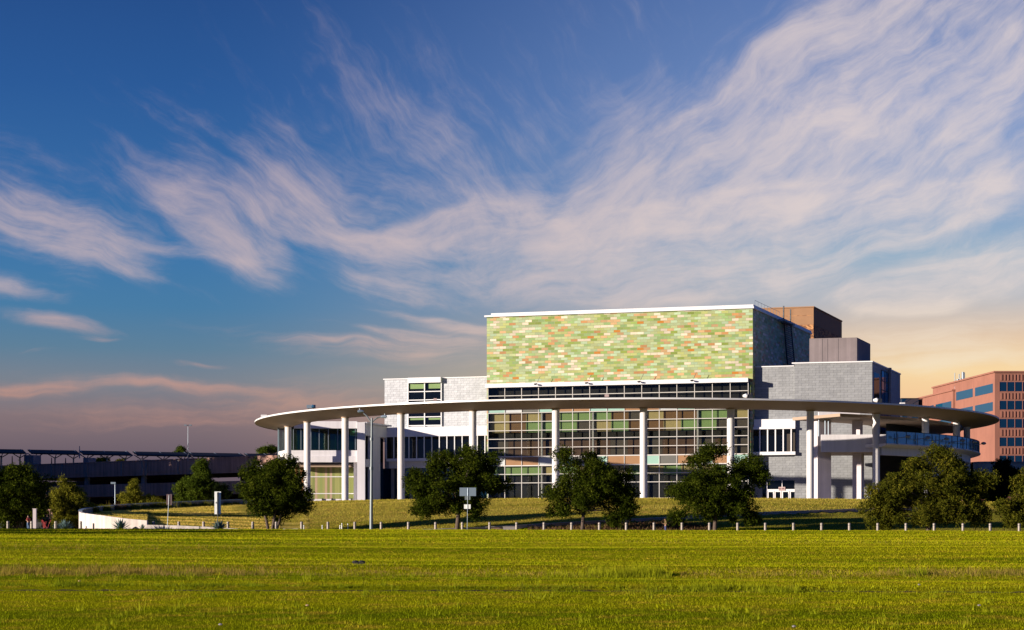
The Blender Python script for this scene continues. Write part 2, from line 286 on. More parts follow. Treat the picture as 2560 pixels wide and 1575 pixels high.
def grass_mat(name, lo, hi, dry, dryamt, patch, blades, stripes=False):
    m, t, o = mat(name)
    g = t.n('ShaderNodeNewGeometry'); s = t.n('ShaderNodeSeparateXYZ', {0: g.outputs[0]})
    v = t.n('ShaderNodeCombineXYZ', {0: t.m('MULTIPLY', s.outputs[0], 0.14), 1: s.outputs[1]})
    n1 = t.n('ShaderNodeTexNoise', {'Vector': v, 'Scale': patch, 'Detail': 4.0, 'Roughness': 0.6})
    n2 = t.n('ShaderNodeTexNoise', {'Vector': g.outputs[0], 'Scale': patch * 6, 'Detail': 3.0})
    f = t.mr(n1.outputs[0], 0.35, 0.65)
    if stripes:                                                        # mowing passes, arcs about the hall
        dx = t.m('SUBTRACT', s.outputs[0], -19.0); dy = t.m('SUBTRACT', s.outputs[1], 246.0)
        rad = t.m('SQRT', t.m('ADD', t.m('MULTIPLY', t.m('MULTIPLY', dx, dx), 0.55), t.m('MULTIPLY', t.m('MULTIPLY', dy, dy), 2.0)))
        rad = t.m('ADD', rad, t.m('MULTIPLY', n2.outputs[0], 0.4))
        f = t.m('ADD', t.m('MULTIPLY', f, 0.25), t.m('MULTIPLY', t.mr(t.m('SINE', t.m('MULTIPLY', rad, 0.85)), -1, 1), 0.8))
    c = t.mix(f, lo + (1,), hi + (1,))
    dr = t.mr(n2.outputs[0], 0.62 - dryamt, 0.78 - dryamt * 0.5); c = t.mix(t.m('MULTIPLY', dr, 0.8), c, dry + (1,))
    if blades:
        rv = t.mr(g.outputs['Random Per Island'], 0, 1, 0.72, 1.3); c = t.n('ShaderNodeVectorMath', {0: c, 'Scale': rv}, operation='SCALE').outputs[0]
        d = t.n('ShaderNodeBsdfDiffuse', {0: c}); tl = t.n('ShaderNodeBsdfTranslucent', {0: c})
        mx = t.n('ShaderNodeMixShader', {0: 0.4, 1: d.outputs[0], 2: tl.outputs[0]}); t.t.links.new(mx.outputs[0], o.inputs[0])
    else:
        c = t.n('ShaderNodeVectorMath', {0: c, 'Scale': 0.75}, operation='SCALE').outputs[0]
        nb = t.n('ShaderNodeTexNoise', {'Vector': g.outputs[0], 'Scale': 5.0, 'Detail': 8.0, 'Roughness': 0.75})
        bp = t.n('ShaderNodeBump', {'Strength': 1.0, 'Distance': 0.25, 'Height': nb.outputs[0]})
        d = t.n('ShaderNodeBsdfDiffuse', {0: c, 'Normal': bp}); t.t.links.new(d.outputs[0], o.inputs[0])
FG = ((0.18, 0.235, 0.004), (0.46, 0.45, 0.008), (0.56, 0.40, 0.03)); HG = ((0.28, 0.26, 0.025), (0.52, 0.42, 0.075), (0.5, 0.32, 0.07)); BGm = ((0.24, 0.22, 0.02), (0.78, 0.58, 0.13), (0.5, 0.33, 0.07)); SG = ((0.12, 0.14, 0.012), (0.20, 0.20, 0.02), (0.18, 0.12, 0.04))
grass_mat('field_soil', *FG, 0.12, 0.15, False); grass_mat('field_blades', *FG, 0.12, 0.15, True)
grass_mat('hill_soil', *HG, 0.12, 0.16, False); grass_mat('hill_blades', *HG, 0.12, 0.16, True)
grass_mat('bowl_soil', *BGm, 0.05, 0.14, False, True); grass_mat('bowl_blades', *BGm, 0.05, 0.14, True, True)
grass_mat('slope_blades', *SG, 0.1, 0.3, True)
grass_mat('tall_dry', (0.16, 0.16, 0.015), (0.34, 0.27, 0.035), (0.33, 0.2, 0.07), 0.2, 0.4, True)
grass_mat('tall_green', (0.16, 0.20, 0.008), (0.34, 0.36, 0.012), (0.25, 0.19, 0.03), 0.05, 0.4, True)
leaf_mat('ground_cover', (0.09, 0.045, 0.025), (0.15, 0.085, 0.045), (0.09, 0.10, 0.025), 0.2)

# ------------------------------------------------------------------ object helpers
def tag(o, label=None, cat=None, group=None, kind=None):
    if label: o['label'] = label
    if cat: o['category'] = cat
    if group: o['group'] = group
    if kind: o['kind'] = kind
    return o
def thing(name, label, cat, loc, group=None):
    o = bpy.data.objects.new(name, None); C.objects.link(o); o.location = loc; o.empty_display_size = 0.5
    return tag(o, label, cat, group)
def wloc(o):
    v = Vector((0, 0, 0))
    while o is not None: v = v + o.location; o = o.parent
    return v
class MB:
    def __init__(s): s.v = []; s.f = []; s.uv = []; s.mi = []; s.cur = 0
    def quad(s, pts, uv=None):
        i = len(s.v); s.v += [tuple(p) for p in pts]; s.f.append(tuple(range(i, i + len(pts)))); s.uv += list(uv) if uv else [(0, 0)] * len(pts); s.mi.append(s.cur)
    def box(s, x0, x1, y0, y1, z0, z1):
        c = [Vector((x, y, z)) for z in (z0, z1) for (x, y) in ((x0, y0), (x1, y0), (x1, y1), (x0, y1))]; s.hexa(c)
    def hexa(s, c):
        for f in ((0, 1, 5, 4), (1, 2, 6, 5), (2, 3, 7, 6), (3, 0, 4, 7), (4, 5, 6, 7), (3, 2, 1, 0)):
            q = [Vector(c[i]) for i in f]; L = (q[1] - q[0]).length; H = (q[2] - q[1]).length
            z0 = q[0].z
            s.quad(q, [(0, z0), (L, z0), (L, z0 + H), (0, z0 + H)])
    def tube(s, pts, rad, n=10, caps=True):
        pts = [Vector(p) for p in pts]; rad = rad if isinstance(rad, (list, tuple)) else [rad] * len(pts); base = len(s.v)
        for i, p in enumerate(pts):
            d = (pts[min(i + 1, len(pts) - 1)] - pts[max(i - 1, 0)]).normalized(); a = Vector((1, 0, 0)) if abs(d.x) < .9 else Vector((0, 1, 0))
            u = d.cross(a).normalized(); v = d.cross(u)
            for k in range(n):
                an = 2 * math.pi * k / n; s.v.append(tuple(p + (u * math.cos(an) + v * math.sin(an)) * rad[i]))
        for i in range(len(pts) - 1):
            for k in range(n):
                a = base + i * n + k; b = base + i * n + (k + 1) % n
                s.f.append((a, a + n, b + n, b)); s.uv += [(0, 0)] * 4; s.mi.append(s.cur)
        if caps:
            s.f.append(tuple(base + k for k in range(n))); s.uv += [(0, 0)] * n; s.mi.append(s.cur)
            e = base + (len(pts) - 1) * n; s.f.append(tuple(e + k for k in reversed(range(n)))); s.uv += [(0, 0)] * n; s.mi.append(s.cur)
    def ball(s, c, r, n=10, m=6):
        r = r if isinstance(r, (tuple, list)) else (r, r, r)
        g = [[(c[0] + r[0] * math.sin(math.pi * j / m) * math.cos(2 * math.pi * i / n), c[1] + r[1] * math.sin(math.pi * j / m) * math.sin(2 * math.pi * i / n), c[2] + r[2] * math.cos(math.pi * j / m)) for i in range(n)] for j in range(m + 1)]
        for j in range(m):
            for i in range(n): s.quad([g[j][i], g[j + 1][i], g[j + 1][(i + 1) % n], g[j][(i + 1) % n]])
    def build(s, name, material, parent=None, smooth=False, loc=None):
        me = bpy.data.meshes.new(name); off = wloc(parent) if parent else Vector(loc or (0, 0, 0))
        me.from_pydata([tuple(Vector(v) - off) for v in s.v], [], s.f)
        mats = material if isinstance(material, (list, tuple)) else [material]
        for mm in mats: me.materials.append(M[mm])
        l = me.uv_layers.new(name='UVMap'); l.data.foreach_set('uv', np.array(s.uv, dtype=np.float32).ravel())
        me.polygons.foreach_set('material_index', s.mi)
        if smooth: me.polygons.foreach_set('use_smooth', [True] * len(me.polygons))
        me.update(); me.validate()
        if smooth:
            bm = bmesh.new(); bm.from_mesh(me); bmesh.ops.remove_doubles(bm, verts=bm.verts, dist=0.0008)
            for e in bm.edges:
                if len(e.link_faces) == 2 and e.calc_face_angle(0) > 0.7: e.smooth = False
            bm.to_mesh(me); bm.free()
        o = bpy.data.objects.new(name, me); C.objects.link(o)
        if parent: o.parent = parent
        else: o.location = off
        return o
def npmesh(name, V, Fa, material, parent=None, loc=(0, 0, 0)):
    """V (n,3), Fa (m,k) arrays -> one mesh object"""
    me = bpy.data.meshes.new(name); off = np.array(wloc(parent) if parent else loc); k = Fa.shape[1]
    me.vertices.add(len(V)); me.vertices.foreach_set('co', (V - off).astype(np.float32).ravel())
    me.loops.add(Fa.size); me.loops.foreach_set('vertex_index', Fa.astype(np.int32).ravel())
    me.polygons.add(len(Fa)); me.polygons.foreach_set('loop_start', np.arange(len(Fa), dtype=np.int32) * k); me.polygons.foreach_set('loop_total', np.full(len(Fa), k, dtype=np.int32))
    me.materials.append(M[material]); me.update(calc_edges=True)
    o = bpy.data.objects.new(name, me); C.objects.link(o)
    if parent: o.parent = parent
    else: o.location = tuple(off)
    return o
def pt(px, py, Y): return Vector(((px - 1280) / F * Y, Y, EYE + (YH - py) / F * Y))
def dup(root, loc, label=None, rz=None):
    r = root.copy(); C.objects.link(r); r.location = loc
    if rz is not None: r.rotation_euler = (0, 0, rz)
    if label: r['label'] = label
    for ch in list(root.children):
        c = ch.copy(); C.objects.link(c); c.parent = r
        for g in ch.children: d = g.copy(); C.objects.link(d); d.parent = c
    return r

class Fr:
    """a vertical facade plane: through picture column px0 at distance Y0, running in direction u"""
    def __init__(s, px0, Y0, u):
        s.o = Vector(((px0 - 1280) / F * Y0, Y0)); s.u = Vector(u).normalized(); s.n = Vector((s.u.y, -s.u.x))   # n faces the camera
    def s_at(s, px):
        k = (px - 1280) / F; return (k * s.o.y - s.o.x) / (s.u.x - k * s.u.y)
    def Yat(s, px): return s.o.y + s.u.y * s.s_at(px)
    def z(s, px, py): return EYE + (YH - py) / F * s.Yat(px)
    def p(s, a, z, off=0.0):
        q = s.o + s.u * a + s.n * off; return Vector((q.x, q.y, z))
    def shift(s, d, v=None):
        f = Fr(1280, 1, s.u); dd = v * d if v is not None else -s.n * d; f.o = s.o + dd; return f
    def box(s, mb, a0, a1, z0, z1, o0, o1):        # o1 > o0, towards the camera
        c = [s.p(a0, z0, o1), s.p(a1, z0, o1), s.p(a1, z0, o0), s.p(a0, z0, o0), s.p(a0, z1, o1), s.p(a1, z1, o1), s.p(a1, z1, o0), s.p(a0, z1, o0)]
        mb.hexa(c)
    def pbox(s, mb, px0, px1, z0, z1, o0, o1): s.box(mb, s.s_at(px0), s.s_at(px1), z0, z1, o0, o1)
U = Vector((0.9612, -0.2758)); V = Vector((0.3669, 0.9303))

# ------------------------------------------------------------------ terrain
RC = np.array([19.2, 332.6])
def sm(a, b, x): q = np.clip((x - a) / (b - a), 0, 1); return q * q * (3 - 2 * q)
def kerbY(X): return np.interp(X, [-60, -12.5, 0.8, 17, 30, 45.4, 70], [213, 214, 218.5, 225, 232.5, 242, 256])
def gz(X, Y, kerb=True):
    X = np.asarray(X, float); Y = np.asarray(Y, float); px = 1280 + F * X / np.maximum(Y, 20); tt = np.clip(px / 2560, -.4, 1.4)
    zc = 1.26 - .38 * tt; Yc = 208 - 16 * tt; Yb = 220 - 16 * tt; zb = 1.15 - .40 * tt
    f = np.clip((Y - 30) / (Yc - 30), 0, 1)
    und = (0.05 * np.sin(X * .13 + Y * .05) + .04 * np.sin(Y * .21 + X * .03) + .02 * np.sin(Y * .6 + X * .11)) * sm(30, 60, Y) * (1 - sm(185, 203, Y))
    ledgeY = 49.5 + .5 * np.sin(X * .2) + .02 * X
    ledge = .10 * sm(ledgeY - .35, ledgeY, Y) * (1 - sm(ledgeY + 3, ledgeY + 10, Y))
    bank = .12 * np.exp(-((Y - 66 - np.sin(X * .15)) / 2.2) ** 2) + .10 * np.exp(-((Y - 100) / 5) ** 2)
    z1 = -1.6 + (zc + 1.6) * f + und + ledge + bank
    z2 = zc + (zb - .05 - zc) * sm(Yc + 1, Yb - 1, Y)
    r = np.hypot(X - RC[0], Y - RC[1]); q = np.clip((r - 63) / 57, 0, 1)
    z3 = 5.85 + (zb - 5.85) * q ** 1.5
    leftlow = sm(-64, -48, X - (Y - 226) * .05) ; z3 = np.where(X < -38, z3 * 1.0, z3)
    z3 = zb + (z3 - zb) * leftlow
    if kerb:
        fr = (Y < kerbY(X)); z3 = z3 - .26 * fr * sm(-12, 3, X) * sm(0, 2.5, Y - Yb)
    z = np.where(Y < Yc + 1, z1, np.where(Y < Yb + 1, z2, z3))
    return z + EYE
xs = np.concatenate([np.linspace(-1500, -160, 12), np.linspace(-140, -75, 16), np.arange(-72, 100, 0.75), np.linspace(102, 150, 14), np.linspace(170, 1500, 12)])
ys = np.concatenate([np.linspace(-400, 20, 8), np.arange(24, 80, 0.35), np.arange(80, 275, 0.8), np.linspace(277, 420, 40), np.linspace(450, 3500, 14)])
X, Y = np.meshgrid(xs, ys); Z = gz(X, Y)
nx, ny = len(xs), len(ys); I = np.arange(nx * ny).reshape(ny, nx)
FA = np.stack([I[:-1, :-1], I[:-1, 1:], I[1:, 1:], I[1:, :-1]], -1).reshape(-1, 4)
VV = np.stack([X, Y, Z], -1).reshape(-1, 3); yc = VV[FA].mean(1)
o = npmesh('ground', VV, FA, 'field_soil'); tag(o, 'green park lawn rising to the hall', None, None, 'structure')
o.data.materials.append(M['hill_soil']); o.data.materials.append(M['grey_concrete'])
rcen = np.hypot(yc[:, 0] - RC[0], yc[:, 1] - RC[1])
mi = np.where(yc[:, 1] > 219, 1, 0); mi = np.where((yc[:, 1] > 219) & (rcen < 62.6), 2, mi); o.data.polygons.foreach_set('material_index', mi.astype(np.int32)); o.data.polygons.foreach_set('use_smooth', [True] * len(FA))
if 'label' in o: del o['label']
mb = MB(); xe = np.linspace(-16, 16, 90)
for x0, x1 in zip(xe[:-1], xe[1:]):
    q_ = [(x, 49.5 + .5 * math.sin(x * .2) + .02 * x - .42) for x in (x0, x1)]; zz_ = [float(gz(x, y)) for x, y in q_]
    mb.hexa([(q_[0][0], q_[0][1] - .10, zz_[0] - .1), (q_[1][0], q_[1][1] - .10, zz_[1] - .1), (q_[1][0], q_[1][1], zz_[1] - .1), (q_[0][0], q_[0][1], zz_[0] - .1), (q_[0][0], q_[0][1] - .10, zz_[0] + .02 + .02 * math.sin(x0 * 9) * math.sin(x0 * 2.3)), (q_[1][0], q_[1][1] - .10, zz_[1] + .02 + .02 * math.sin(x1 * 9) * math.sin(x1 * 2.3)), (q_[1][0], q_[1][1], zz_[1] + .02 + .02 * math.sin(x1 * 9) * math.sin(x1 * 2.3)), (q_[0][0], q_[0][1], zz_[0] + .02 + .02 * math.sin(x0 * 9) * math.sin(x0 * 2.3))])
o = mb.build('ledge_shade_strip', 'ledge_shade'); o['kind'] = 'structure'  # thin dark strip painted in as the shade line below the ledge lip
# the walled bowl of lawn at the left
FW = [(197, 225.5, 1278), (199, 223, 1280.5), (206, 221, 1282.5), (225, 219.3, 1285), (262, 217.6, 1289.5), (310, 216.6, 1296), (367, 216, 1301)]
BW = [(197, 225.5, 1278), (201, 229, 1275.5), (214, 236, 1272.5), (245, 246, 1268.5), (300, 256, 1263.5), (370, 264, 1259.5), (450, 271, 1256), (530, 277, 1252.5), (610, 282, 1250), (690, 287, 1248)]
def bowl(px, v):
    yf = np.interp(px, [197, 225, 310, 367, 600, 780], [225, 219.8, 217.1, 216.5, 216, 217]); zf = np.interp(px, [197, 225, 310, 367, 372, 480, 600, 780], [3.0, 2.75, 2.2, 2.0, 1.55, 1.42, 1.02, .9])
    yb = np.interp(px, [b[0] for b in BW] + [800], [b[1] for b in BW] + [291]) - .3; zb_ = np.interp(px, [b[0] for b in BW] + [800], [(YH - b[2]) / F * b[1] for b in BW] + [5.9]) - .62
    Yv = yf + (yb - yf) * v; zz = zf + (zb_ - zf) * (v ** 0.85); return (px - 1280) / F * Yv, Yv, zz + EYE
pxs = np.concatenate([np.linspace(198, 240, 12), np.linspace(250, 780, 70)]); vs = np.linspace(0, 1, 50)
A, B = np.meshgrid(pxs, vs); bx, by, bz = bowl(A, B)
fade = sm(640, 780, A); bz = bz * (1 - fade) + (gz(bx, by) + .03) * fade - .12 * (A > 775)
I = np.arange(A.size).reshape(A.shape); FA = np.stack([I[:-1, :-1], I[:-1, 1:], I[1:, 1:], I[1:, :-1]], -1).reshape(-1, 4)
o = npmesh('lawn_terrace', np.stack([bx, by, bz], -1).reshape(-1, 3), FA, 'bowl_soil'); o['kind'] = 'structure'; o.data.polygons.foreach_set('use_smooth', [True] * len(FA))

def blades(name, X, Y, Z, h, wd, material, label, lean=0.35):
    n = len(X); a = rng.uniform(0, math.pi, n); ln = rng.normal(0, lean, (n, 2)) * h[:, None]
    dx = np.cos(a) * wd / 2; dy = np.sin(a) * wd / 2
    Vt = np.empty((n, 3, 3)); Vt[:, 0] = np.stack([X - dx, Y - dy, Z - .02], -1); Vt[:, 1] = np.stack([X + dx, Y + dy, Z - .02], -1); Vt[:, 2] = np.stack([X + ln[:, 0], Y + ln[:, 1], Z + h], -1)
    o = npmesh(name, Vt.reshape(-1, 3), np.arange(n * 3).reshape(-1, 3), material); o['kind'] = 'stuff'; o['label'] = label; return o
def scatter(n, y0, y1, pw=1.0, m=380):
    Y = y0 + (y1 - y0) * rng.uniform(0, 1, n) ** pw; px = rng.uniform(-m, 2560 + m, n); return (px - 1280) / F * Y, Y
# field grass, three distances
X1, Y1 = scatter(260000, 30, 62, 1.0); h = rng.gamma(4, .0065, len(X1)) * 1.0
X2, Y2 = scatter(235000, 62, 120, 1.0); h2 = rng.gamma(4, .009, len(X2))
X3, Y3 = scatter(210000, 118, 207, 1.0); keep = Y3 < 208 - 16 * (1280 + F * X3 / Y3) / 2560 + 1.5; X3, Y3 = X3[keep], Y3[keep]; h3 = rng.gamma(4, .012, len(X3))
X = np.concatenate([X1, X2, X3]); Y = np.concatenate([Y1, Y2, Y3]); hh = np.concatenate([h, h2, h3]); ww = np.concatenate([rng.uniform(.008, .018, len(X1)), rng.uniform(.02, .035, len(X2)), rng.uniform(.04, .08, len(X3))])
tuf = np.sin(X * 1.7 + np.sin(Y * .9) * 2) * np.sin(Y * 1.3 + X * .4) + .5 * np.sin(X * 4.1 - Y * 2.3); hh = hh * (1 + .14 * tuf)
blades('field_grass', X, Y, gz(X, Y), np.clip(hh, .01, .3), ww, 'field_blades', 'short green grass of the park field')
# taller grass: banks, ledge lip, tufts
def band(n, px0, px1, Yc_, spread):
    px = rng.uniform(px0, px1, n); Y = Yc_ + rng.normal(0, spread, n); return (px - 1280) / F * Y, Y
parts = []
for (px0, px1, Yc_, sp_, n, hm) in ((-40, 660, 61.5, 1.4, 9000, .11), (-40, 400, 62, 1.0, 3500, .14), (660, 1000, 62, 1.8, 2600, .07), (1000, 1500, 61.5, 1.2, 2000, .08), (1700, 2600, 62, 1.3, 4000, .09), (2200, 2600, 62.5, 1.0, 2500, .12), (-40, 640, 97, 3.0, 2600, .10), (1500, 2600, 121, 4, 3000, .09), (600, 1700, 120, 3, 1500, .08)):
    x, y = band(n, px0, px1, Yc_, sp_); pk = np.sin(x * 2.1 + np.sin(y * 1.7) * 2 + px0) + .6 * np.sin(x * 5.3 + y) + rng.normal(0, .5, n) > -.35; x, y = x[pk], y[pk]; parts.append((x, y, rng.gamma(5, hm / 5, len(x))))
X, Y, hh = [np.concatenate([p[i] for p in parts]) for i in range(3)]
blades('dry_grass', X, Y, gz(X, Y), hh, rng.uniform(.012, .03, len(X)), 'tall_dry', 'straw coloured taller grass in bands across the field', .3)
parts = []
for (px0, px1, Yc_, sp_, n, hm) in ((1470, 1660, 61.3, .7, 4200, .22), (1360, 1680, 61.0, .9, 3000, .12), (1280, 2050, 49.6, .35, 4000, .07), (1700, 2000, 49.8, .35, 2500, .12), (1950, 2560, 49.9, .4, 2000, .06), (-40, 720, 49.4, .35, 5000, .07), (140, 200, 49.3, .3, 500, .16), (600, 1400, 49.4, .4, 2500, .05), (2250, 2320, 62, .6, 900, .15), (660, 1300, 60.5, 1.0, 2500, .07)):
    x, y = band(n, px0, px1, Yc_, sp_); pk = np.sin(x * 2.1 + np.sin(y * 1.7) * 2 + px0) + .6 * np.sin(x * 5.3 + y) + rng.normal(0, .5, n) > -.35; x, y = x[pk], y[pk]; parts.append((x, y, rng.gamma(5, hm / 5, len(x))))
for k in range(150):
    px = rng.uniform(-20, 2580); yy = rng.uniform(33, 60); n = 22
    parts.append(((px - 1280) / F * yy + rng.normal(0, .07, n), yy + rng.normal(0, .07, n), rng.gamma(5, .026, n)))
X, Y, hh = [np.concatenate([p[i] for p in parts]) for i in range(3)]
blades('grass_tufts', X, Y, gz(X, Y), hh, rng.uniform(.010, .024, len(X)), 'tall_green', 'taller green tufts and clumps in the field', .28)
# hill lawn, shaded slope, bowl
X, Y = scatter(350000, 216, 296, 1.0, 200); px = 1280 + F * X / Y; r = np.hypot(X - RC[0], Y - RC[1])
below = Y < kerbY(X); k1 = (r > 62.8) & (r < 125) & ~below & (px > 640); k2 = below & (px > 960) & (Y > 221 - 16 * px / 2560)
x, y = X[k1], Y[k1]; blades('hill_grass', x, y, gz(x, y), rng.gamma(4, .021, len(x)), rng.uniform(.05, .1, len(x)), 'hill_blades', 'sunlit mown hillside grass before the hall')
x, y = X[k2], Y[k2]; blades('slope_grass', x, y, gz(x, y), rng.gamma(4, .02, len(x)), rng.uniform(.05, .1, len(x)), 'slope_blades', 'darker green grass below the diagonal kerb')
a = rng.uniform(199, 700, 90000); b = rng.uniform(0, 1, 90000) ; x, y, z = bowl(a, b); fd = sm(640, 780, a); z = z * (1 - fd) + (gz(x, y) + .03) * fd
blades('terrace_grass', x, y, z, rng.gamma(4, .020, len(x)), rng.uniform(.05, .09, len(x)), 'bowl_blades', 'mown grass with curved stripes inside the low wall')
# ground cover at the foot of the kerb
px = rng.uniform(1320, 1790, 12000); Y = rng.uniform(214, 231, 12000); x = (px - 1280) / F * Y; k = (Y < kerbY(x) - .6) & (np.sin(px * .02) * 2 + rng.normal(0, 1.2, len(px)) + 222 > Y); x, Y = x[k], Y[k]
blades('ground_cover', x, Y, gz(x, Y), rng.gamma(4, .06, len(x)), rng.uniform(.1, .2, len(x)), 'ground_cover', 'reddish brown ground cover planting', .6)

# kerb wall, diagonal across the hill
xk = np.linspace(-12.4, 56, 60); mb = MB()
kz = lambda x: float(np.interp(x, [-12.4, -4, 6, 17, 31, 45.4, 56], [gz(q, kerbY(q) + .3) for q in (-12.4, -4, 6, 17, 31, 45.4, 56)])) + .1
for x0, x1 in zip(xk[:-1], xk[1:]):
    y0, y1 = float(kerbY(x0)), float(kerbY(x1)); zt0 = kz(x0); zt1 = kz(x1)
    mb.hexa([(x0, y0, zt0 - .8), (x1, y1, zt1 - .8), (x1, y1 + .35, zt1 - .8), (x0, y0 + .35, zt0 - .8), (x0, y0, zt0), (x1, y1, zt1), (x1, y1 + .35, zt1), (x0, y0 + .35, zt0)])
t_ = thing('kerb_wall', 'long low grey kerb wall climbing diagonally across the hillside lawn', 'kerb', (0, 222, 2.5)); mb.build('wall', 'kerb_concrete', t_)
mb = MB()
for x0, x1 in zip(xk[:-1], xk[1:]):
    y0, y1 = float(kerbY(x0)), float(kerbY(x1)); zt0 = kz(x0) + .002; zt1 = kz(x1) + .002
    mb.hexa([(x0, y0 - .05, zt0), (x1, y1 - .05, zt1), (x1, y1 + .45, zt1), (x0, y0 + .45, zt0), (x0, y0 - .05, zt0 + .09), (x1, y1 - .05, zt1 + .09), (x1, y1 + .45, zt1 + .09), (x0, y0 + .45, zt0 + .09)])
mb.build('coping', 'pale_concrete', t_)
# curved retaining wall
def wallpath(P_, thick, zb_, mb, n=6, cop=False):
    pts = []
    for (a, b) in zip(P_[:-1], P_[1:]):
        for k in range(n): q = k / n; pts.append([a[i] + (b[i] - a[i]) * q for i in range(3)])
    pts.append(list(P_[-1])); W = [pt(*(p[0], p[2], p[1])) for p in pts]
    N = []
    for i in range(len(W)):
        d = W[min(i + 1, len(W) - 1)] - W[max(i - 1, 0)]; d.z = 0; d.normalize(); N.append(Vector((d.y, -d.x, 0)))
    for i in range(len(W) - 1):
        a, b = W[i], W[i + 1]; na, nb = N[i] * thick, N[i + 1] * thick
        if cop: c = [a - N[i] * .06 + Vector((0, 0, .002)), b - N[i + 1] * .06 + Vector((0, 0, .002)), b + nb * 1.2 + Vector((0, 0, .002)), a + na * 1.2 + Vector((0, 0, .002))]; c += [q + Vector((0, 0, .14)) for q in c]
        else: c = [Vector((q.x, q.y, zb_)) for q in (a, b, b + nb, a + na)] + [a, b, b + nb, a + na]
        mb.hexa(c)
t_ = thing('retaining_wall', 'curved pale concrete retaining wall holding the raised striped lawn', 'wall', tuple(pt(197, 1325, 225)))
mb = MB(); wallpath(FW, -.35, 1.5, mb); wallpath([(367.3, 216, 1312), (440, 215.7, 1313.5), (520, 215.5, 1317), (600, 215.3, 1322), (660, 215.3, 1326)], -.35, 1.5, mb); mb.build('front_wall', 'pale_concrete', t_)
mb = MB(); wallpath(BW, .35, 1.5, mb); mb.build('back_wall', 'grey_concrete', t_)
mb = MB(); wallpath(BW, .35, 1.5, mb, cop=True); mb.build('coping', 'sign_back', t_)

# ------------------------------------------------------------------ ring canopy
Zr = EYE + 20.0; RO, RCOL, RI = 63.2, 58.0, 57.2
def hit(px, r, far=False):
    u = (px - 1280) / F; a = u * u + 1; b = -2 * (u * RC[0] + RC[1]); c = RC[0] ** 2 + RC[1] ** 2 - r * r; d = max(0, b * b - 4 * a * c)
    t_ = (-b + (1 if far else -1) * math.sqrt(d)) / 2 / a; return u * t_, t_
ring = thing('ring_canopy', 'huge white ring shaped canopy on round columns circling the hall', 'canopy', (RC[0], RC[1], EYE + 5.9))
prof = [(RO, Zr), (RO, Zr - .28), (RCOL + .6, Zr - 1.06), (RI, Zr - 1.14), (RI, Zr - .1), (RI + .5, Zr)]
def revolve(mb, prof, a0, a1, n, close=True, ends=False):
    A = [a0 + (a1 - a0) * i / n for i in range(n + 1)]; k = len(prof)
    for i in range(n):
        for j in range(k if close else k - 1):
            p, q = prof[j], prof[(j + 1) % k]; g = lambda r, z, an: (RC[0] + r * math.sin(an), RC[1] - r * math.cos(an), z)
            L = p[0] * (A[i + 1] - A[i]); Hh = math.hypot(p[0] - q[0], p[1] - q[1])
            mb.quad([g(*q, A[i]), g(*q, A[i + 1]), g(*p, A[i + 1]), g(*p, A[i])], [(A[i] * p[0], q[1]), (A[i] * p[0] + L, q[1]), (A[i] * p[0] + L, q[1] + Hh), (A[i] * p[0], q[1] + Hh)])
    if ends:
        for an, rv in ((a0, 1), (a1, 0)):
            q = [(RC[0] + r * math.sin(an), RC[1] - r * math.cos(an), z) for r, z in prof]; mb.quad(q[::-1] if rv else q)
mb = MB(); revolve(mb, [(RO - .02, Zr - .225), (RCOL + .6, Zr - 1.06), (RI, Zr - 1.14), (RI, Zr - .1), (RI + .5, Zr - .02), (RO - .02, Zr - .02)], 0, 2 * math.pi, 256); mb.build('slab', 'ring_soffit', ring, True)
mb = MB(); revolve(mb, [(RO + .03, Zr), (RO + .03, Zr - .24), (RO - .016, Zr - .24), (RO - .016, Zr)], 0, 2 * math.pi, 256); mb.build('rim', 'white_metal', ring, True)
cols = [720.2, 768, 863, 1002.7, 1182, 1389.5, 1609, 1826.8, 2025.7, 2190.5, 2313.7, 2390.7, 2421]
angs = []
for px in cols:
    x, y = hit(px, RCOL); angs.append(math.atan2(x - RC[0], RC[1] - y))
extra = [angs[-1] + .24 * k for k in range(1, 14)]
extra = [a for a in extra if a < 2 * math.pi + angs[0] - .2]
for an in angs + extra:
    x, y = RC[0] + RCOL * math.sin(an), RC[1] - RCOL * math.cos(an); mb = MB()
    mb.tube([(x, y, EYE + 4.6), (x, y, Zr - 1.0)], .535, 28, False)
    c = mb.build('column', 'column_concrete', ring, True)
    mb = MB(); mb.tube([(x, y, Zr - 1.24), (x, y, Zr - 1.05)], .63, 28); k = mb.build('collar', 'ring_soffit', c, False); k.location = (0, 0, 0); 
    for vv in k.data.vertices: pass

# ------------------------------------------------------------------ main hall
K = Fr(1882, 310, U); GZ = EYE + 5.5
hall = thing('performing_arts_hall', 'large modern theatre hall with green tiled front and white gridded glass wall', 'theatre', (20, 300, GZ))
TL, TR = K.s_at(1217), 0.0; ztop = K.z(1882, 771); depth = 42.0
def slab(mb, fr, a0, a1, z0, z1, v, d):
    """a block whose front lies on fr and whose sides run along v for d metres"""
    A, B = fr.p(a0, 0), fr.p(a1, 0); D = Vector((v.x, v.y, 0)) * d
    c = [Vector((q.x, q.y, z)) for z in (z0, z1) for q in (A, B, B + D, A + D)]; mb.hexa(c)
mb = MB(); slab(mb, K, TL, TR, GZ, ztop, V, depth); mb.build('tile_wall', 'green_tile', hall)
mb = MB(); Kf = K.shift(-.35, V); slab(mb, Kf, TL - .3, TR + .25, ztop, ztop + .28, V, depth + .4); Kf2 = K.shift(-.15, V); slab(mb, Kf2, TL - .1 + .9, TR + .12, ztop + .28, ztop + .62, V, depth + .3); mb.build('parapet', 'white_metal', hall)
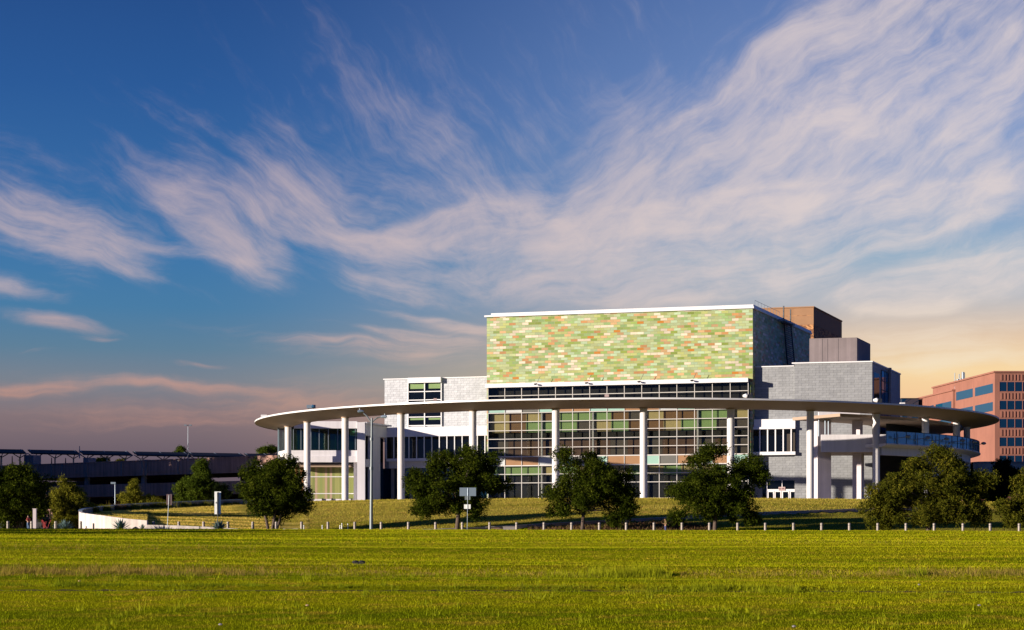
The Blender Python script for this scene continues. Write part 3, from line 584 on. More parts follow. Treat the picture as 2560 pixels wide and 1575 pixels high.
# curtain wall
Q = K.shift(-1.2, V); a0, a1 = Q.s_at(1220.6), Q.s_at(1870.7); nb = 15
zr = {}
Lz = [Q.z(1304.6, y) for y in (1247.6, 1207.4, 1185.6, 1164.3, 1141.7)] + [Q.z(1263.3, y) for y in (1119.7, 1098, 1077, 1054.9, 1032.9, 1011.3, 989.7, 968.6)]
zfa = Q.z(1263.3, 959.3)
mb = MB(); Q.box(mb, a0, a1, Lz[0], Lz[-1], -.04, 0); mb.build('glass', 'curtain_glass', hall)
mb = MB()
for i in range(nb + 1):
    a = a0 + (a1 - a0) * i / nb; Q.box(mb, a - .045, a + .045, Lz[0], Lz[-1], .0, .14)
for i, z in enumerate(Lz[:-1]):
    hh_ = .05 if i not in (0, 3, 4) else .085
    for k in range(nb):
        b0 = a0 + (a1 - a0) * k / nb + .07; b1 = a0 + (a1 - a0) * (k + 1) / nb - .07; Q.box(mb, b0, b1, z - hh_, z + hh_, .0, .13)
mb.build('mullion_grid', 'mullion_white', hall)
mb = MB(); Q.box(mb, a0 - .35, a1 + .05, Lz[-1] - .05, zfa, -.05, .75); mb.build('fascia', 'white_metal', hall)
mb = MB(); slab(mb, Q.shift(.04, V), a0, a1, zfa - .02, zfa + .02, V, 1.1); Q.box(mb, a0 - .05, a1, GZ - .3, Lz[0] - .12, -1.1, .12); mb.build('base_plinth', 'grey_concrete', hall)
mb = MB(); slab(mb, Q.shift(.05, V), a0 - .03, a0, GZ, zfa - .03, V, 1.1); mb.build('side_glass', 'blue_glass', hall); mb = MB(); slab(mb, Q.shift(.05, V), a1, a1 + .03, GZ, zfa - .03, V, 1.1); mb.build('side_glass', 'blue_glass', hall)
sp_top = ['aqua', 'pale', 'grey', 'aqua', 'tan', 'tan', 'aqua', 'aqua', 'tan', 'tan', 'pale', 'aqua', 'grey', 'tan', 'aqua']
sp_low = ['pale', 'tan', 'tan', 'pale', 'aqua', 'grey', 'aqua', 'tan', 'tan', 'aqua', 'grey', 'tan', 'aqua', 'tan', 'aqua']
for rowc, z0, z1 in ((sp_top, Lz[9], Lz[10]), (sp_low, Lz[3], Lz[4])):
    for i, c in enumerate(rowc):
        mb = MB(); b0 = a0 + (a1 - a0) * i / nb + .072; b1 = a0 + (a1 - a0) * (i + 1) / nb - .072; Q.box(mb, b0, b1, z0 + .088, z1 - .112, .003, .03)
        mb.build('spandrel_panel', 'spandrel_' + c, hall)
# opening in the tile wall is deep: rooms behind the glass, shallow boxes one storey each
mb = MB(); D_ = .75
mb2 = MB()
# coloured wall panels just behind the glass
r1 = ['tan', 'brown', 'tan', 'brown', 'green', 'green', 'green', 'brown', 'dark', 'tan', 'brown', 'brown', 'green', 'green', 'tan']
r2 = ['tan', 'brown', 'green', 'green', 'green', 'dark', 'tan', 'green', 'brown', 'brown', 'tan', 'green', 'green', 'dark', 'dark']
r3 = ['green', 'green', 'green', 'tan', 'green', 'tan', 'green', 'tan', 'green', 'tan', 'green', 'tan', 'tan', 'green', 'tan']
r4 = ['dark', 'wood', 'wood', 'wood', 'wood', 'wood', 'wood', 'dark', 'wood', 'dark', 'wood', 'wood', 'dark', 'wood', 'dark']
bw = (a1 - a0) / nb
def panels(rowc, z0, z1, off, sh=.55):
    for i, c in enumerate(rowc):
        b0 = a0 + bw * i + sh; b1 = min(b0 + bw, a1 - .1)
        mbp = MB(); Q.box(mbp, b0 + (.01 if i else -.4), b1 - .01, z0, z1, off - .06, off); mbp.build('interior_panel', 'panel_' + c, hall)
panels(r1, Lz[8] + .01, Lz[9] - .02, -.62); panels(r2, Lz[7] - .3, Lz[8] - .03, -.62); panels(r3, Lz[2] - .25, Lz[3] - .02, -.7); panels(r4, Lz[4] + .12, Lz[6] - .35, -1.05, .3)
mb = MB()
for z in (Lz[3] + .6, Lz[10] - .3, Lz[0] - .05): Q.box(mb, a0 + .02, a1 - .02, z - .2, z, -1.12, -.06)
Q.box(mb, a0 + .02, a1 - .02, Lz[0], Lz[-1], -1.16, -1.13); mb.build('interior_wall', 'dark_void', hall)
mb = MB()
for i in (3, 6, 9, 12, 14):
    a = a0 + bw * i + .45; mb.tube([Q.p(a, Lz[0], -.38), Q.p(a, Lz[10], -.38)], .2, 12)
mb.build('interior_columns', 'column_concrete', hall, True)
# small floodlights over the fascia
for px in (1344, 1471, 1602, 1734):
    a = Q.s_at(px); mb = MB(); b = Q.p(a, zfa, .3); mb.tube([b, b + Vector((.5, -.2, 1.1))], .04, 6); mb.tube([b, b + Vector((-.3, -.9, -.25))], .035, 6); mb.ball(b + Vector((-.3, -.95, -.3)), (.3, .3, .14)); mb.build('floodlight', 'dark_metal', hall)
# right wing: recess and main grey block
R1 = K.shift(1.2, V); U2 = Vector((0.973, -0.2306)).normalized(); Y2_ = R1.Yat(1986.5)
R2 = Fr(1986.5, Y2_ - .35, U2)
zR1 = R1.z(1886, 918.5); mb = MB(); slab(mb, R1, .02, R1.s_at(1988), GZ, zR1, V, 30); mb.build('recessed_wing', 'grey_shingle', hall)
mb = MB(); slab(mb, R1.shift(-.12, V), .1, R1.s_at(1985.5), zR1, zR1 + .16, V, 30); mb.build('roof_cap', 'white_metal', hall)
zR2 = R2.z(1986.5, 909.5); e2 = R2.s_at(2180.5); V2 = Vector((.3669, .9303))
sl = e2
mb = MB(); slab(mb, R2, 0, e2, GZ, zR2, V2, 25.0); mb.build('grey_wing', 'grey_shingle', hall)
mb = MB(); slab(mb, R2.shift(-.2, V2), -.4, e2 + .12, zR2, zR2 + .2, V2, 25.3); mb.build('roof_cap', 'white_metal', hall)
# side windows of the grey block (its side plane runs along V2)
Sd = Fr(1280, 1, V2); Sd.o = R2.o + R2.u * e2; Sd.n = Vector((V2.y, -V2.x))
def onside(px): return Sd.s_at(px)
mb = MB(); Sd.box(mb, onside(2184.8), onside(2198), EYE + 14, Sd.z(2184.8, 930), .0, .03); mb.build('side_window', 'dark_glass', hall)
w_ = Sd.box
mb = MB(); Sd.box(mb, onside(2203), onside(2219.5), EYE + 14, Sd.z(2203, 926), .0, .05); sg = mb.build('side_window', 'sky_glass', hall)
mb = MB(); 
for px in (2202.6, 2211, 2219.5): Sd.box(mb, onside(px) - .08, onside(px) + .08, EYE + 14, Sd.z(2203, 925), .052, .12)
for py in (925, 951, 974): z = Sd.z(2203, py); Sd.box(mb, onside(2202.8), onside(2219.3), z - .07, z + .07, .054, .1)
mb.build('window_frame', 'dark_metal', sg)
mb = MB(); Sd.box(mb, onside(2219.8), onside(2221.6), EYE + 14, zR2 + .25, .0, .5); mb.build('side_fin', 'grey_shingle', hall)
# projecting window box of the recess
W = R1.shift(-.02, V); b0, b1 = W.s_at(1884.5), W.s_at(1989.8)
zz = [W.z(1937, y) for y in (1048.5, 1068, 1073.5, 1130, 1138)]
mb = MB(); W.box(mb, b0 + .15, b1, zz[1], zz[0], .0, .9); mb.build('bay_fascia', 'white_metal', hall)
mb = MB(); W.box(mb, b0 - .3, b1 + .02, zz[2], zz[1] - .01, .0, 1.15); mb.build('bay_sill', 'white_metal', hall); mb = MB(); W.box(mb, b0 - .1, b1 + .04, zz[4], zz[3], .0, 1.1); mb.build('bay_sill', 'white_metal', hall)
mb = MB(); W.box(mb, b0, b1, zz[3], zz[2], .0, .8); bay = mb.build('bay_window', 'dark_glass', hall)
mb = MB()
for px in (1901.7, 1921, 1940.5, 1960, 1979.8): a = W.s_at(px) ; W.box(mb, a - .1, a + .1, zz[3], zz[2], .802, .95)
mb.build('window_frame', 'white_metal', bay)
mb = MB(); a = W.s_at(1969); W.box(mb, a, a + .6, zz[3] + .05, zz[2] - .8, .801, .81); W.box(mb, a + 1, W.s_at(1989), zz[3] + .05, zz[2] - .6, .801, .81); mb.build('curtain', 'panel_dark', bay)
# entrance under it
zd = [R1.z(1950, y) for y in (1201, 1223, 1227)]; d0, d1 = R1.s_at(1917), R1.s_at(1991)
mb = MB(); R1.box(mb, R1.s_at(1906), d1, GZ, zd[0], .0, .04); mb.build('entrance_glass', 'dark_glass', hall)
mb = MB(); R1.box(mb, d0, d1, zd[2], zd[1], .045, .2)
for px in (1917.5, 1991): a = R1.s_at(px); R1.box(mb, a - .08, a + .08, GZ, zd[0], .045, .22)
a = R1.s_at(1955.5); R1.box(mb, a - .06, a + .06, zd[1] + .01, zd[0], .045, .18); mb.build('entrance_frame', 'door_white', hall)
dp = [1918.5, 1936, 1954.5, 1974, 1991]
for i in range(4):
    x0, x1 = R1.s_at(dp[i]) + .04, R1.s_at(dp[i + 1]) - .04; mb = MB(); zt = zd[2] - .02
    R1.box(mb, x0, x0 + .17, GZ, zt, .05, .17); R1.box(mb, x1 - .17, x1, GZ, zt, .05, .17); R1.box(mb, x0 + .17, x1 - .17, zt - .16, zt, .05, .17); R1.box(mb, x0 + .17, x1 - .17, GZ, GZ + .8, .05, .17)
    d = mb.build('door', 'door_white', hall); mb = MB(); hx = x1 - .25 if i % 2 == 0 else x0 + .2; R1.box(mb, hx, hx + .05, GZ + 1.3, GZ + 2.0, .172, .24); mb.build('handle', 'dark_metal', d)
x0, x1 = R1.s_at(1947), R1.s_at(1963.5); z0, z1 = R1.z(1955, 1226.5), R1.z(1955, 1217.5)
mb = MB(); R1.box(mb, x0, x1, z0, z1, .23, .3); sg = mb.build('entrance_sign', 'sign_cream', hall)
def text_mesh(txt, height, width, name, material, parent, O, ux, uz, nrm):
    cu = bpy.data.curves.new(name, 'FONT'); cu.body = txt; cu.align_x = 'CENTER'; cu.align_y = 'CENTER'; cu.extrude = .01
    ob = bpy.data.objects.new(name, cu); C.objects.link(ob); dg = bpy.context.evaluated_depsgraph_get(); me = bpy.data.meshes.new_from_object(ob.evaluated_get(dg))
    bpy.data.objects.remove(ob); co = np.array([v.co[:] for v in me.vertices]); sx = width / (co[:, 0].max() - co[:, 0].min()); sz = height / (co[:, 1].max() - co[:, 1].min()); off = wloc(parent)
    for v in me.vertices: v.co = Vector(O) + ux * (v.co.x * sx) + uz * (v.co.y * sz) + nrm * (v.co.z + .012) - off
    me.materials.clear(); me.materials.append(M[material]); o = bpy.data.objects.new(name, me); C.objects.link(o); o.parent = parent; return o
text_mesh('BOX OFFICE', (z1 - z0) * .55, (x1 - x0) * .86, 'lettering', 'letter_dark', sg, R1.p((x0 + x1) / 2, (z0 + z1) / 2, .3), Vector((U.x, U.y, 0)), Vector((0, 0, 1)), Vector((R1.n.x, R1.n.y, 0)))
# roof boxes
GB = Fr(2142.5, 311, U2); zg = GB.z(2142.5, 843.5); mb = MB(); slab(mb, GB, GB.s_at(2023.5), 0, EYE + 24, zg, V2, 6.6 * 1.7); mb.build('plant_room', 'grey_panel', hall)
mb = MB()
for px in (2056, 2069, 2096): a = GB.s_at(px); GB.box(mb, a - .015, a + .015, EYE + 24, zg - .1, .0, .02)
mb.build('panel_joint', 'dark_metal', hall)
BT = Fr(2034, 366, U); zb0 = BT.z(2034, 768.5); zb1 = BT.z(2034, 811); ds = 26.0
mb = MB(); slab(mb, BT, BT.s_at(1880), 0, zb1, zb0, V, ds); mb.build('brown_tower', 'brown_stucco', hall)
mb = MB(); slab(mb, BT, BT.s_at(1880), -.02, EYE + 24, zb1 - .01, V, ds - .05); mb.build('brick_base', 'brown_brick', hall)
mb = MB(); slab(mb, BT.shift(-.15, V), BT.s_at(1880), .12, zb0, zb0 + .22, V, ds + .2); mb.build('roof_cap', 'brown_stucco', hall)
mb = MB(); a = BT.s_at(1982); BT.box(mb, a - .02, a + .02, zb1, zb0 - .1, .0, .02); z = BT.z(2034, 788); BT.box(mb, BT.s_at(1940), -.1, z - .04, z + .04, .0, .02); mb.build('panel_joint', 'brown_brick', hall)
# ladder leaning on the tiled side wall, platform and rails
SG_ = Fr(1280, 1, V); SG_.o = K.o + K.u * 0; SG_.n = Vector((V.y, -V.x)); sp = SG_.s_at
mb = MB(); za, zb_ = SG_.z(1952, 797), SG_.z(1966, 921)
s_t0, s_t1, s_b0, s_b1 = sp(1952.5), sp(1970), sp(1963), sp(1981.5)
q = lambda s_, z, o_=.45: SG_.p(s_, z, o_)
for (st_, sb_) in ((s_t0, s_b0), (s_t1, s_b1)):
    mb.tube([q(sb_, zb_), q(st_, za), q(st_, za + 2.2)], .13, 6)
for k in range(24):
    f = k / 23; z = zb_ + (za - zb_) * f; mb.tube([q(s_b0 + (s_t0 - s_b0) * f, z), q(s_b1 + (s_t1 - s_b1) * f, z)], .075, 5)
mb.build('roof_ladder', 'dark_metal', hall)
mb = MB(); zpl = ztop + .7; 
for s_ in np.linspace(sp(1905), sp(1966), 9): mb.tube([q(s_, ztop + .2, -1.2), q(s_, ztop + 2.1, -1.2)], .03, 5)
for dz in (1.2, 2.05): mb.tube([q(sp(1905), ztop + dz, -1.2), q(sp(1966), ztop + dz, -1.2)], .03, 5)
mb.build('roof_railing', 'grey_metal', hall)
mb = MB(); SG_.box(mb, sp(1944), sp(1969), ztop - .3, ztop + .05, .0, 1.3); mb.build('ladder_platform', 'grey_metal', hall)

# left: pale wing with window, lower glazed wing
LW = Fr(966, 331, U); PW = LW.shift(6.0, V)
zt = [PW.z(1000, y) for y in (948, 945.5)]
p0, p1, p2, p3 = PW.s_at(961.4), PW.s_at(1020.5), PW.s_at(1105), PW.s_at(1217.5)
zL = PW.z(961.4, 949.5); zRg = PW.z(1217, 943.2)
mb = MB(); slab(mb, PW, p0, p3 + 4, GZ, zL, V, 26); mb.build('pale_wing', 'pale_shingle', hall)
mb = MB(); slab(mb, PW.shift(-.15, V), p0 - .2, p1, zL, zL + .17, V, 26); slab(mb, PW.shift(-.15, V), p2, p3 + 4, zL, zL + .17, V, 26); mb.build('roof_cap', 'white_metal', hall)
wz = [PW.z(1062, y) for y in (944.5, 957.5, 979, 1000, 1021, 1042.5, 1063.8, 1067)]
mb = MB(); PW.box(mb, p1 + .2, p2, wz[1], wz[0], .0, .8); mb.build('fascia', 'white_metal', hall)
mb = MB(); PW.box(mb, p1, p2, wz[6], wz[1], .0, .05); wd = mb.build('window', 'dark_glass', hall); mb = MB()
pm = PW.s_at(1062.5)
for a in (p1 + .06, pm, p2 - .06): PW.box(mb, a - .08, a + .08, wz[7], wz[1], .052, .3)
for z in wz[2:7]: PW.box(mb, p1 + .14, pm - .08, z - .075, z + .075, .052, .25); PW.box(mb, pm + .08, p2 - .14, z - .075, z + .075, .052, .25)
mb.build('window_frame', 'white_metal', wd)
mb = MB()
for za_, zb2 in ((wz[1] - .15, wz[1] - 1.0), (wz[4] - .2, wz[4] - .42), (wz[5] + -.2, wz[5] - .5)):
    for x0_, x1_ in ((p1 + .2, pm - .15), (pm + .7, p2 - .3)): mb = MB(); PW.box(mb, x0_, x1_, zb2, za_, .0505, .056); mb.build('blind', 'panel_green', wd)
# lower wing
l0, l1 = LW.s_at(966), LW.s_at(1217.5)
lz = [LW.z(1100, y) for y in (1066.5, 1090.5, 1145, 1152, 1160)]
mb = MB(); slab(mb, LW, l0, l1 + 3, lz[1], lz[0], V, 6.2); mb.build('lower_wing_fascia', 'white_plaster', hall)
mb = MB(); slab(mb, LW.shift(.25, V), l0, l1 + 3, lz[2], lz[1] - .01, V, 5.9); rib = mb.build('ribbon_window', 'dark_glass', hall); mb = MB()
for k in range(18): px = 965 + 19.0 * k; a = LW.s_at(px); LW.box(mb, a - .07, a + .07, lz[2], lz[1] - .01, -.24, -.02)
mb.build('window_frame', 'white_metal', rib)
mb = MB(); slab(mb, LW.shift(-.1, V), l0, l1 + 3, lz[3], lz[2] - .005, V, 1.2); slab(mb, LW.shift(1.0, V), l0, l1 + 3, lz[4] - .6, lz[3] - .01, V, 5); mb.build('sill', 'white_plaster', hall)
mb = MB(); slab(mb, LW.shift(1.6, V), l0 - 3, l1 + 3, GZ, lz[4] - .61, V, 4); mb.build('ground_floor_glass', 'blue_glass', hall)
mb = MB()
for px in (975, 1022, 1035): a = LW.s_at(px); LW.box(mb, a - .25, a + .25, GZ, lz[4] - .6, -1.55, -1.2)
mb.build('ground_floor_frame', 'grey_concrete', hall)

# ------------------------------------------------------------------ left pavilion
pv = thing('pavilion', 'white two storey corner pavilion with dark glass under the ring canopy', 'pavilion', (-32, 323, GZ))
PF = Fr(912.5, 323, (1, 0)); z_ = lambda y: PF.z(800, y)
a_l, a_g, a_p = PF.s_at(690), PF.s_at(712), PF.s_at(893)
mb = MB(); PF.box(mb, PF.s_at(735), a_p, z_(1071), z_(1053), -14, 0); mb.build('fascia', 'white_plaster', pv)
mb = MB(); PF.box(mb, a_g, a_p, z_(1124.5), z_(1071) - .01, -.4, -.34); gl = mb.build('window', 'pavilion_glass', pv); mb = MB()
for px in (712.5, 733, 752, 777, 797.5, 820.5, 844, 868, 888): a = PF.s_at(px); PF.box(mb, a - .06, a + .06, z_(1124.5), z_(1071) - .01, -.335, -.2)
mb.build('window_frame', 'grey_metal', gl)
mb = MB(); PF.box(mb, a_g, a_p, z_(1140), z_(1125.5), -14, -.3); PF.box(mb, a_g + .5, a_p, z_(1155.5), z_(1140) - .01, -14, -.02); mb.build('floor_band', 'white_plaster', pv)
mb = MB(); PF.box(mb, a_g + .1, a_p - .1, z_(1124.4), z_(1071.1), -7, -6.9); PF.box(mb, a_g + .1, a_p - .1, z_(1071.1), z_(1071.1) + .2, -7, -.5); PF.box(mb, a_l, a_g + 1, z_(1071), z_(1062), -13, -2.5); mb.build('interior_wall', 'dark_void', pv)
mb = MB()
for px in (716, 721, 726, 730, 739, 746, 755, 765, 784, 795, 806, 818, 835): a = PF.s_at(px); PF.box(mb, a, a + .16, z_(1124), z_(1071.5) - random.uniform(.5, 1.6), -1.9, -1.7)
mb.build('interior_slats', 'leaf_green', pv)
# angled glass end facing left
mb = MB(); A = PF.p(a_g, 0, -.35); B = pt(696, 1300, 329); 
for (z0, z1, mtn, nm) in ((z_(1124.5), z_(1066), 'pavilion_glass', 'window'), (z_(1140), z_(1125), 'white_plaster', 'floor_band')):
    mb = MB(); c = [Vector((q.x, q.y, z)) for z in (z0, z1) for q in (B, A, A + Vector((0, 6, 0)), B + Vector((0, 6, 0)))]; mb.hexa(c); mb.build(nm, mtn, pv)
mb = MB(); mb.box(B.x - .12, B.x + .1, B.y - .1, B.y + 5, z_(1160), z_(1066)); mb.build('corner_post', 'sign_back', pv)
# lower storey: strip wall set back, soffit
mb = MB(); PF.box(mb, PF.s_at(700), PF.s_at(884), z_(1246), z_(1162), -4.2, -4.0); mb.build('strip_wall', 'strip_wall', pv)
mb = MB(); PF.box(mb, a_g, a_p, z_(1166.5), z_(1160), -6, -1.4); mb.build('soffit', 'ring_soffit', pv)
mb = MB(); 
for y in (1190, 1232.5): PF.box(mb, PF.s_at(700), PF.s_at(884), z_(y) - .07, z_(y) + .07, -3.998, -3.9)
mb.build('rail', 'white_metal', pv)
mb = MB(); PF.box(mb, PF.s_at(883), a_p, GZ - .4, z_(1155.5), -6, -.9); mb.build('side_wall', 'white_plaster', pv)
mb = MB(); PF.box(mb, a_p, PF.s_at(912.5), GZ - .6, z_(1055.5), -1.5, .25); mb.build('pillar', 'white_plaster', pv)
mb = MB(); PF.box(mb, PF.s_at(633), PF.s_at(716), GZ - 2, z_(1161), -9, -4.5); mb.build('lower_wall', 'white_plaster', pv)
# low garden wall panels in front
mb = MB(); PF.box(mb, PF.s_at(760), PF.s_at(893), GZ - .6, z_(1246.5), -3.0, -2.6); mb.build('garden_wall', 'white_plaster', pv)
mb = MB()
for px in (803, 827, 852, 876): a = PF.s_at(px); PF.box(mb, a - .15, a + .15, GZ - .6, z_(1245), -2.58, -2.4)
mb.build('wall_pier', 'dark_metal', pv)
# right side of the pavilion, running back along V
PS = Fr(1280, 1, V); PS.o = PF.o + Vector((0, 0)); PS.n = Vector((V.y, -V.x)); ps = PS.s_at
mb = MB(); PS.box(mb, .3, ps(968), z_(1088), z_(1059), -3, -.02); PS.box(mb, .0, ps(975), z_(1059) + .01, z_(1055), -3, .35); mb.build('side_beam', 'white_plaster', pv)
mb = MB(); PS.box(mb, ps(930), ps(951), GZ - .2, z_(1088) - .01, -.8, -.02); mb.build('pillar', 'white_plaster', pv)
mb = MB(); PS.box(mb, ps(914), ps(975), GZ, z_(1088) - .02, -1.6, -1.3); mb.build('side_window', 'dark_glass', pv)
mb = MB(); PS.box(mb, ps(914), ps(929.8), z_(1166), z_(1147), -1.2, -.3); mb.build('side_band', 'white_plaster', pv)

# ------------------------------------------------------------------ right terrace
tr = thing('terrace', 'white raised terrace with curved glass railing under the ring canopy', 'terrace', (50, 300, GZ))
def ang(px, r): x, y = hit(px, r); return math.atan2(x - RC[0], RC[1] - y)
zt_, zb__ = EYE + 16.17, EYE + 14.35
aa = ang(2215.5, 60.0); ab = math.radians(86)
mb = MB(); revolve(mb, [(60.0, zt_), (60.0, zb__), (59.94, zb__), (59.94, zt_)], aa, ab, 60, ends=True); rg = mb.build('railing', 'rail_glass', tr, False)
mb = MB(); n = 22
for i in range(n):
    an = aa + (ab - aa) * i / n; x, y = RC[0] + 60.03 * math.sin(an), RC[1] - 60.03 * math.cos(an); mb.tube([(x, y, zb__ - .2), (x, y, zt_ + .02)], .035, 5)
revolve(mb, [(60.06, zt_ + .06), (60.06, zt_), (59.9, zt_), (59.9, zt_ + .06)], aa, ab, 60); mb.build('railing_post', 'dark_metal', rg)
mb = MB(); revolve(mb, [(60.2, zb__), (60.2, zb__ - .16), (59.0, zb__ - .5), (46.0, zb__ - .5), (46.0, zb__)], aa, ab, 60, ends=True); mb.build('deck', 'white_plaster', tr)
mb = MB(); revolve(mb, [(58.6, zb__ - .51), (58.6, zb__ - 1.65), (57.8, zb__ - 1.65), (57.8, zb__ - .51)], aa + .01, ab, 60, ends=True); mb.build('edge_beam', 'white_plaster', tr)
mb = MB(); revolve(mb, [(57.2, zb__ - 1.3), (57.2, GZ - 1), (56.8, GZ - 1), (56.8, zb__ - 1.3)], ang(2330, 57.2), ab, 40, ends=True); mb.build('drum_wall', 'white_plaster', tr)
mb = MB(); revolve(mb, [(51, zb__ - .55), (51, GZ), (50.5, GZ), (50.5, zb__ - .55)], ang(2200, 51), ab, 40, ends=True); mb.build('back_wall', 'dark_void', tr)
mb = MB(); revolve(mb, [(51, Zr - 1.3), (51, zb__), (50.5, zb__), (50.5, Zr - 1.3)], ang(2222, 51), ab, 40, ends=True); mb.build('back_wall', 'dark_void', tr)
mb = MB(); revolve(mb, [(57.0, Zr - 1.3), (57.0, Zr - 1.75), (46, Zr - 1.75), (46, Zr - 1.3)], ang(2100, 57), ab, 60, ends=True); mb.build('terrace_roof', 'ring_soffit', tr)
# parapet beam
BM = Fr(2053, 288.5, (0.9985, -0.055)); e = BM.s_at(2216); zp = lambda px, py: BM.z(px, py)
mb = MB(); z0a, z1a = zp(2053, 1130), zp(2053, 1086.5); BM.box(mb, 0, BM.s_at(2183), z0a, z1a, -.5, 0); mb.build('parapet_beam', 'white_plaster', tr)
mb = MB(); BM.box(mb, BM.s_at(2183) + .01, e, zp(2200, 1109), z1a, -.5, .0); mb.build('parapet_beam', 'white_plaster', tr)
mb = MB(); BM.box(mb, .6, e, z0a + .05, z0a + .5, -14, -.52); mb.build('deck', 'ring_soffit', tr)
# pillars turned off the facade: narrow lit face, wide face
def pillar(px_l, px_c, px_r, Yc_, z0, z1, nm='pillar', mt='pink_pillar'):
    c0 = pt(px_c, 0, Yc_); l = pt(px_l, 0, Yc_ + .7); r = pt(px_r, 0, Yc_ + .9); b = l + (r - c0); mb = MB()
    mb.hexa([Vector((q.x, q.y, z)) for z in (z0, z1) for q in (l, c0, r, b)]); return mb.build(nm, mt, tr)
pillar(2034.5, 2044, 2078, 290.5, GZ - .6, Zr - 1.5); pillar(2131, 2153, 2160.5, 293, GZ - .6, z0a + .04); pillar(2130, 2150, 2157, 293, z1a, Zr - 1.8)
mb = MB(); RB = Fr(2047, 288.0, (0.9995, .03)); RB.box(mb, 0, RB.s_at(2150), RB.z(2047, 1046.5), RB.z(2047, 1030), -.6, 0); mb.build('roof_beam', 'white_plaster', tr)
mb = MB()
for px in (2063, 2071, 2047): p = pt(px, 1035, 289.4); mb.tube([p, Vector((p.x, p.y, z1a - .2))], .1, 6)
mb.build('drain_pipe', 'grey_metal', tr)
for px in (2243, 2292, 2338, 2378, 2408, 2430):
    an = ang(px, 60.2); x, y = RC[0] + 60.3 * math.sin(an), RC[1] - 60.3 * math.cos(an); mb = MB(); ux, uy = math.sin(an), -math.cos(an)
    mb.tube([(x, y, zb__ - .1), (x, y, zt_ - .3)], .07, 6); mb.tube([(x - .4, y, zb__ + .8), (x + ux * .9 + .6, y + uy * .9, zb__ + .95)], .05, 6); mb.ball((x + ux + .75, y + uy, zb__ + 1.05), (.42, .3, .24)); mb.box(x - .55, x - .25, y - .15, y + .15, zb__ + .55, zb__ + .85)
    mb.build('spotlight', 'grey_metal', tr)

# ------------------------------------------------------------------ floodlights on the ring
def flood(px, py, wpx, hpx, far, label, style):
    x, y = hit(px, RO - .9, far); s_ = y / F; W_, H_ = wpx * s_, hpx * s_
    t_ = thing('floodlight', label, 'floodlight', (x, y, Zr), 'floodlights standing on the ring canopy')
    if style == 'drum':
        mb = MB(); n = 14
        mb.tube([(x - .45 * W_, y, Zr + .55 * H_), (x - .1 * W_, y - .1, Zr + .55 * H_), (x + .02 * W_, y - .1, Zr + .5 * H_)], [.22 * H_, .46 * H_, .42 * H_], n); mb.build('reflector', 'white_metal', t_, True)
        mb = MB(); mb.box(x + .03 * W_, x + .5 * W_, y - .3, y + .3, Zr + .12 * H_, Zr + .85 * H_); mb.build('housing', 'dark_metal', t_)
    else:
        mb = MB(); mb.box(x - .5 * W_, x + .5 * W_, y - .25, y + .25, Zr + .35 * H_, Zr + H_); mb.build('housing', 'sign_back' if style == 'blue' else 'sign_cream' if style == 'cream' else 'white_metal', t_)
        if style == 'blue': mb = MB(); mb.tube([(x + .1 * W_, y - .4, Zr + .45 * H_), (x + .35 * W_, y - .4, Zr + .75 * H_)], [.2 * H_, .4 * H_], 12); mb.build('reflector', 'light_blue_glass', t_)
    mb = MB(); mb.tube([(x - .3 * W_, y, Zr - .02), (x - .3 * W_, y, Zr + .5 * H_)], .06, 6); mb.tube([(x + .3 * W_, y, Zr - .02), (x + .3 * W_, y, Zr + .5 * H_)], .06, 6); mb.tube([(x - .3 * W_, y, Zr + .06), (x + .3 * W_, y, Zr + .06)], .06, 6); mb.build('bracket', 'dark_metal', t_)
flood(660, 1036, 15, 9, False, 'white box floodlight at the far left end of the ring canopy', 'white')
flood(778, 1014, 22, 13, False, 'blue grey twin floodlight on the left part of the ring canopy', 'blue')
flood(1088, 998, 8, 9, False, 'small cream box floodlight on the ring before the pale wing window', 'cream')
flood(1517, 990, 10, 9, False, 'small cream box floodlight on the ring before the upper glass band', 'cream')
flood(1867, 989, 22, 13, False, 'round white floodlight on the ring beside the green tiled corner', 'drum')
flood(2193, 1000, 22, 13, False, 'round white floodlight on the ring before the grey wing corner', 'drum')
flood(2256, 1008, 12, 5, False, 'low white box floodlight right of the grey wing corner', 'white')

# ------------------------------------------------------------------ pink office building
of = thing('office_building', 'pink stucco office block with ribbon windows and fluted bands', 'office building', (110, 430, EYE))
A_ = Fr(2487, 420, (1, .01)); B_ = Fr(2382.6, 447, (1, .01)); DL = Vector((-.09, 1)).normalized()
zt1 = A_.z(2487, 931.5); zt2 = B_.z(2382.6, 977)
mb = MB(); slab(mb, A_, 0, 60, EYE, zt1, DL, 44); mb.build('tower', 'pink_stucco', of)
mb = MB(); slab(mb, B_, 0, B_.s_at(2500), EYE, zt2, DL, 40); mb.build('lower_tower', 'pink_stucco', of)
mb = MB(); slab(mb, A_.shift(-.3, DL), -.3, 60, zt1, zt1 + .35, DL, 44.5); slab(mb, B_.shift(-.3, DL), -.3, 12, zt2, zt2 + .35, DL, 40.5); mb.build('roof_cap', 'pink_stucco', of)
def ribbon(fr, a0, a1, z0, z1, npn, o=.0):
    mb = MB(); fr.box(mb, a0, a1, z0, z1, o, o + .05); w_ = mb.build('window', 'blue_glass', of); mb = MB()
    for k in range(npn + 1): a = a0 + (a1 - a0) * k / npn; fr.box(mb, a - .05, a + .05, z0, z1, o + .052, o + .14)
    mb.build('window_frame', 'pink_stucco', w_)
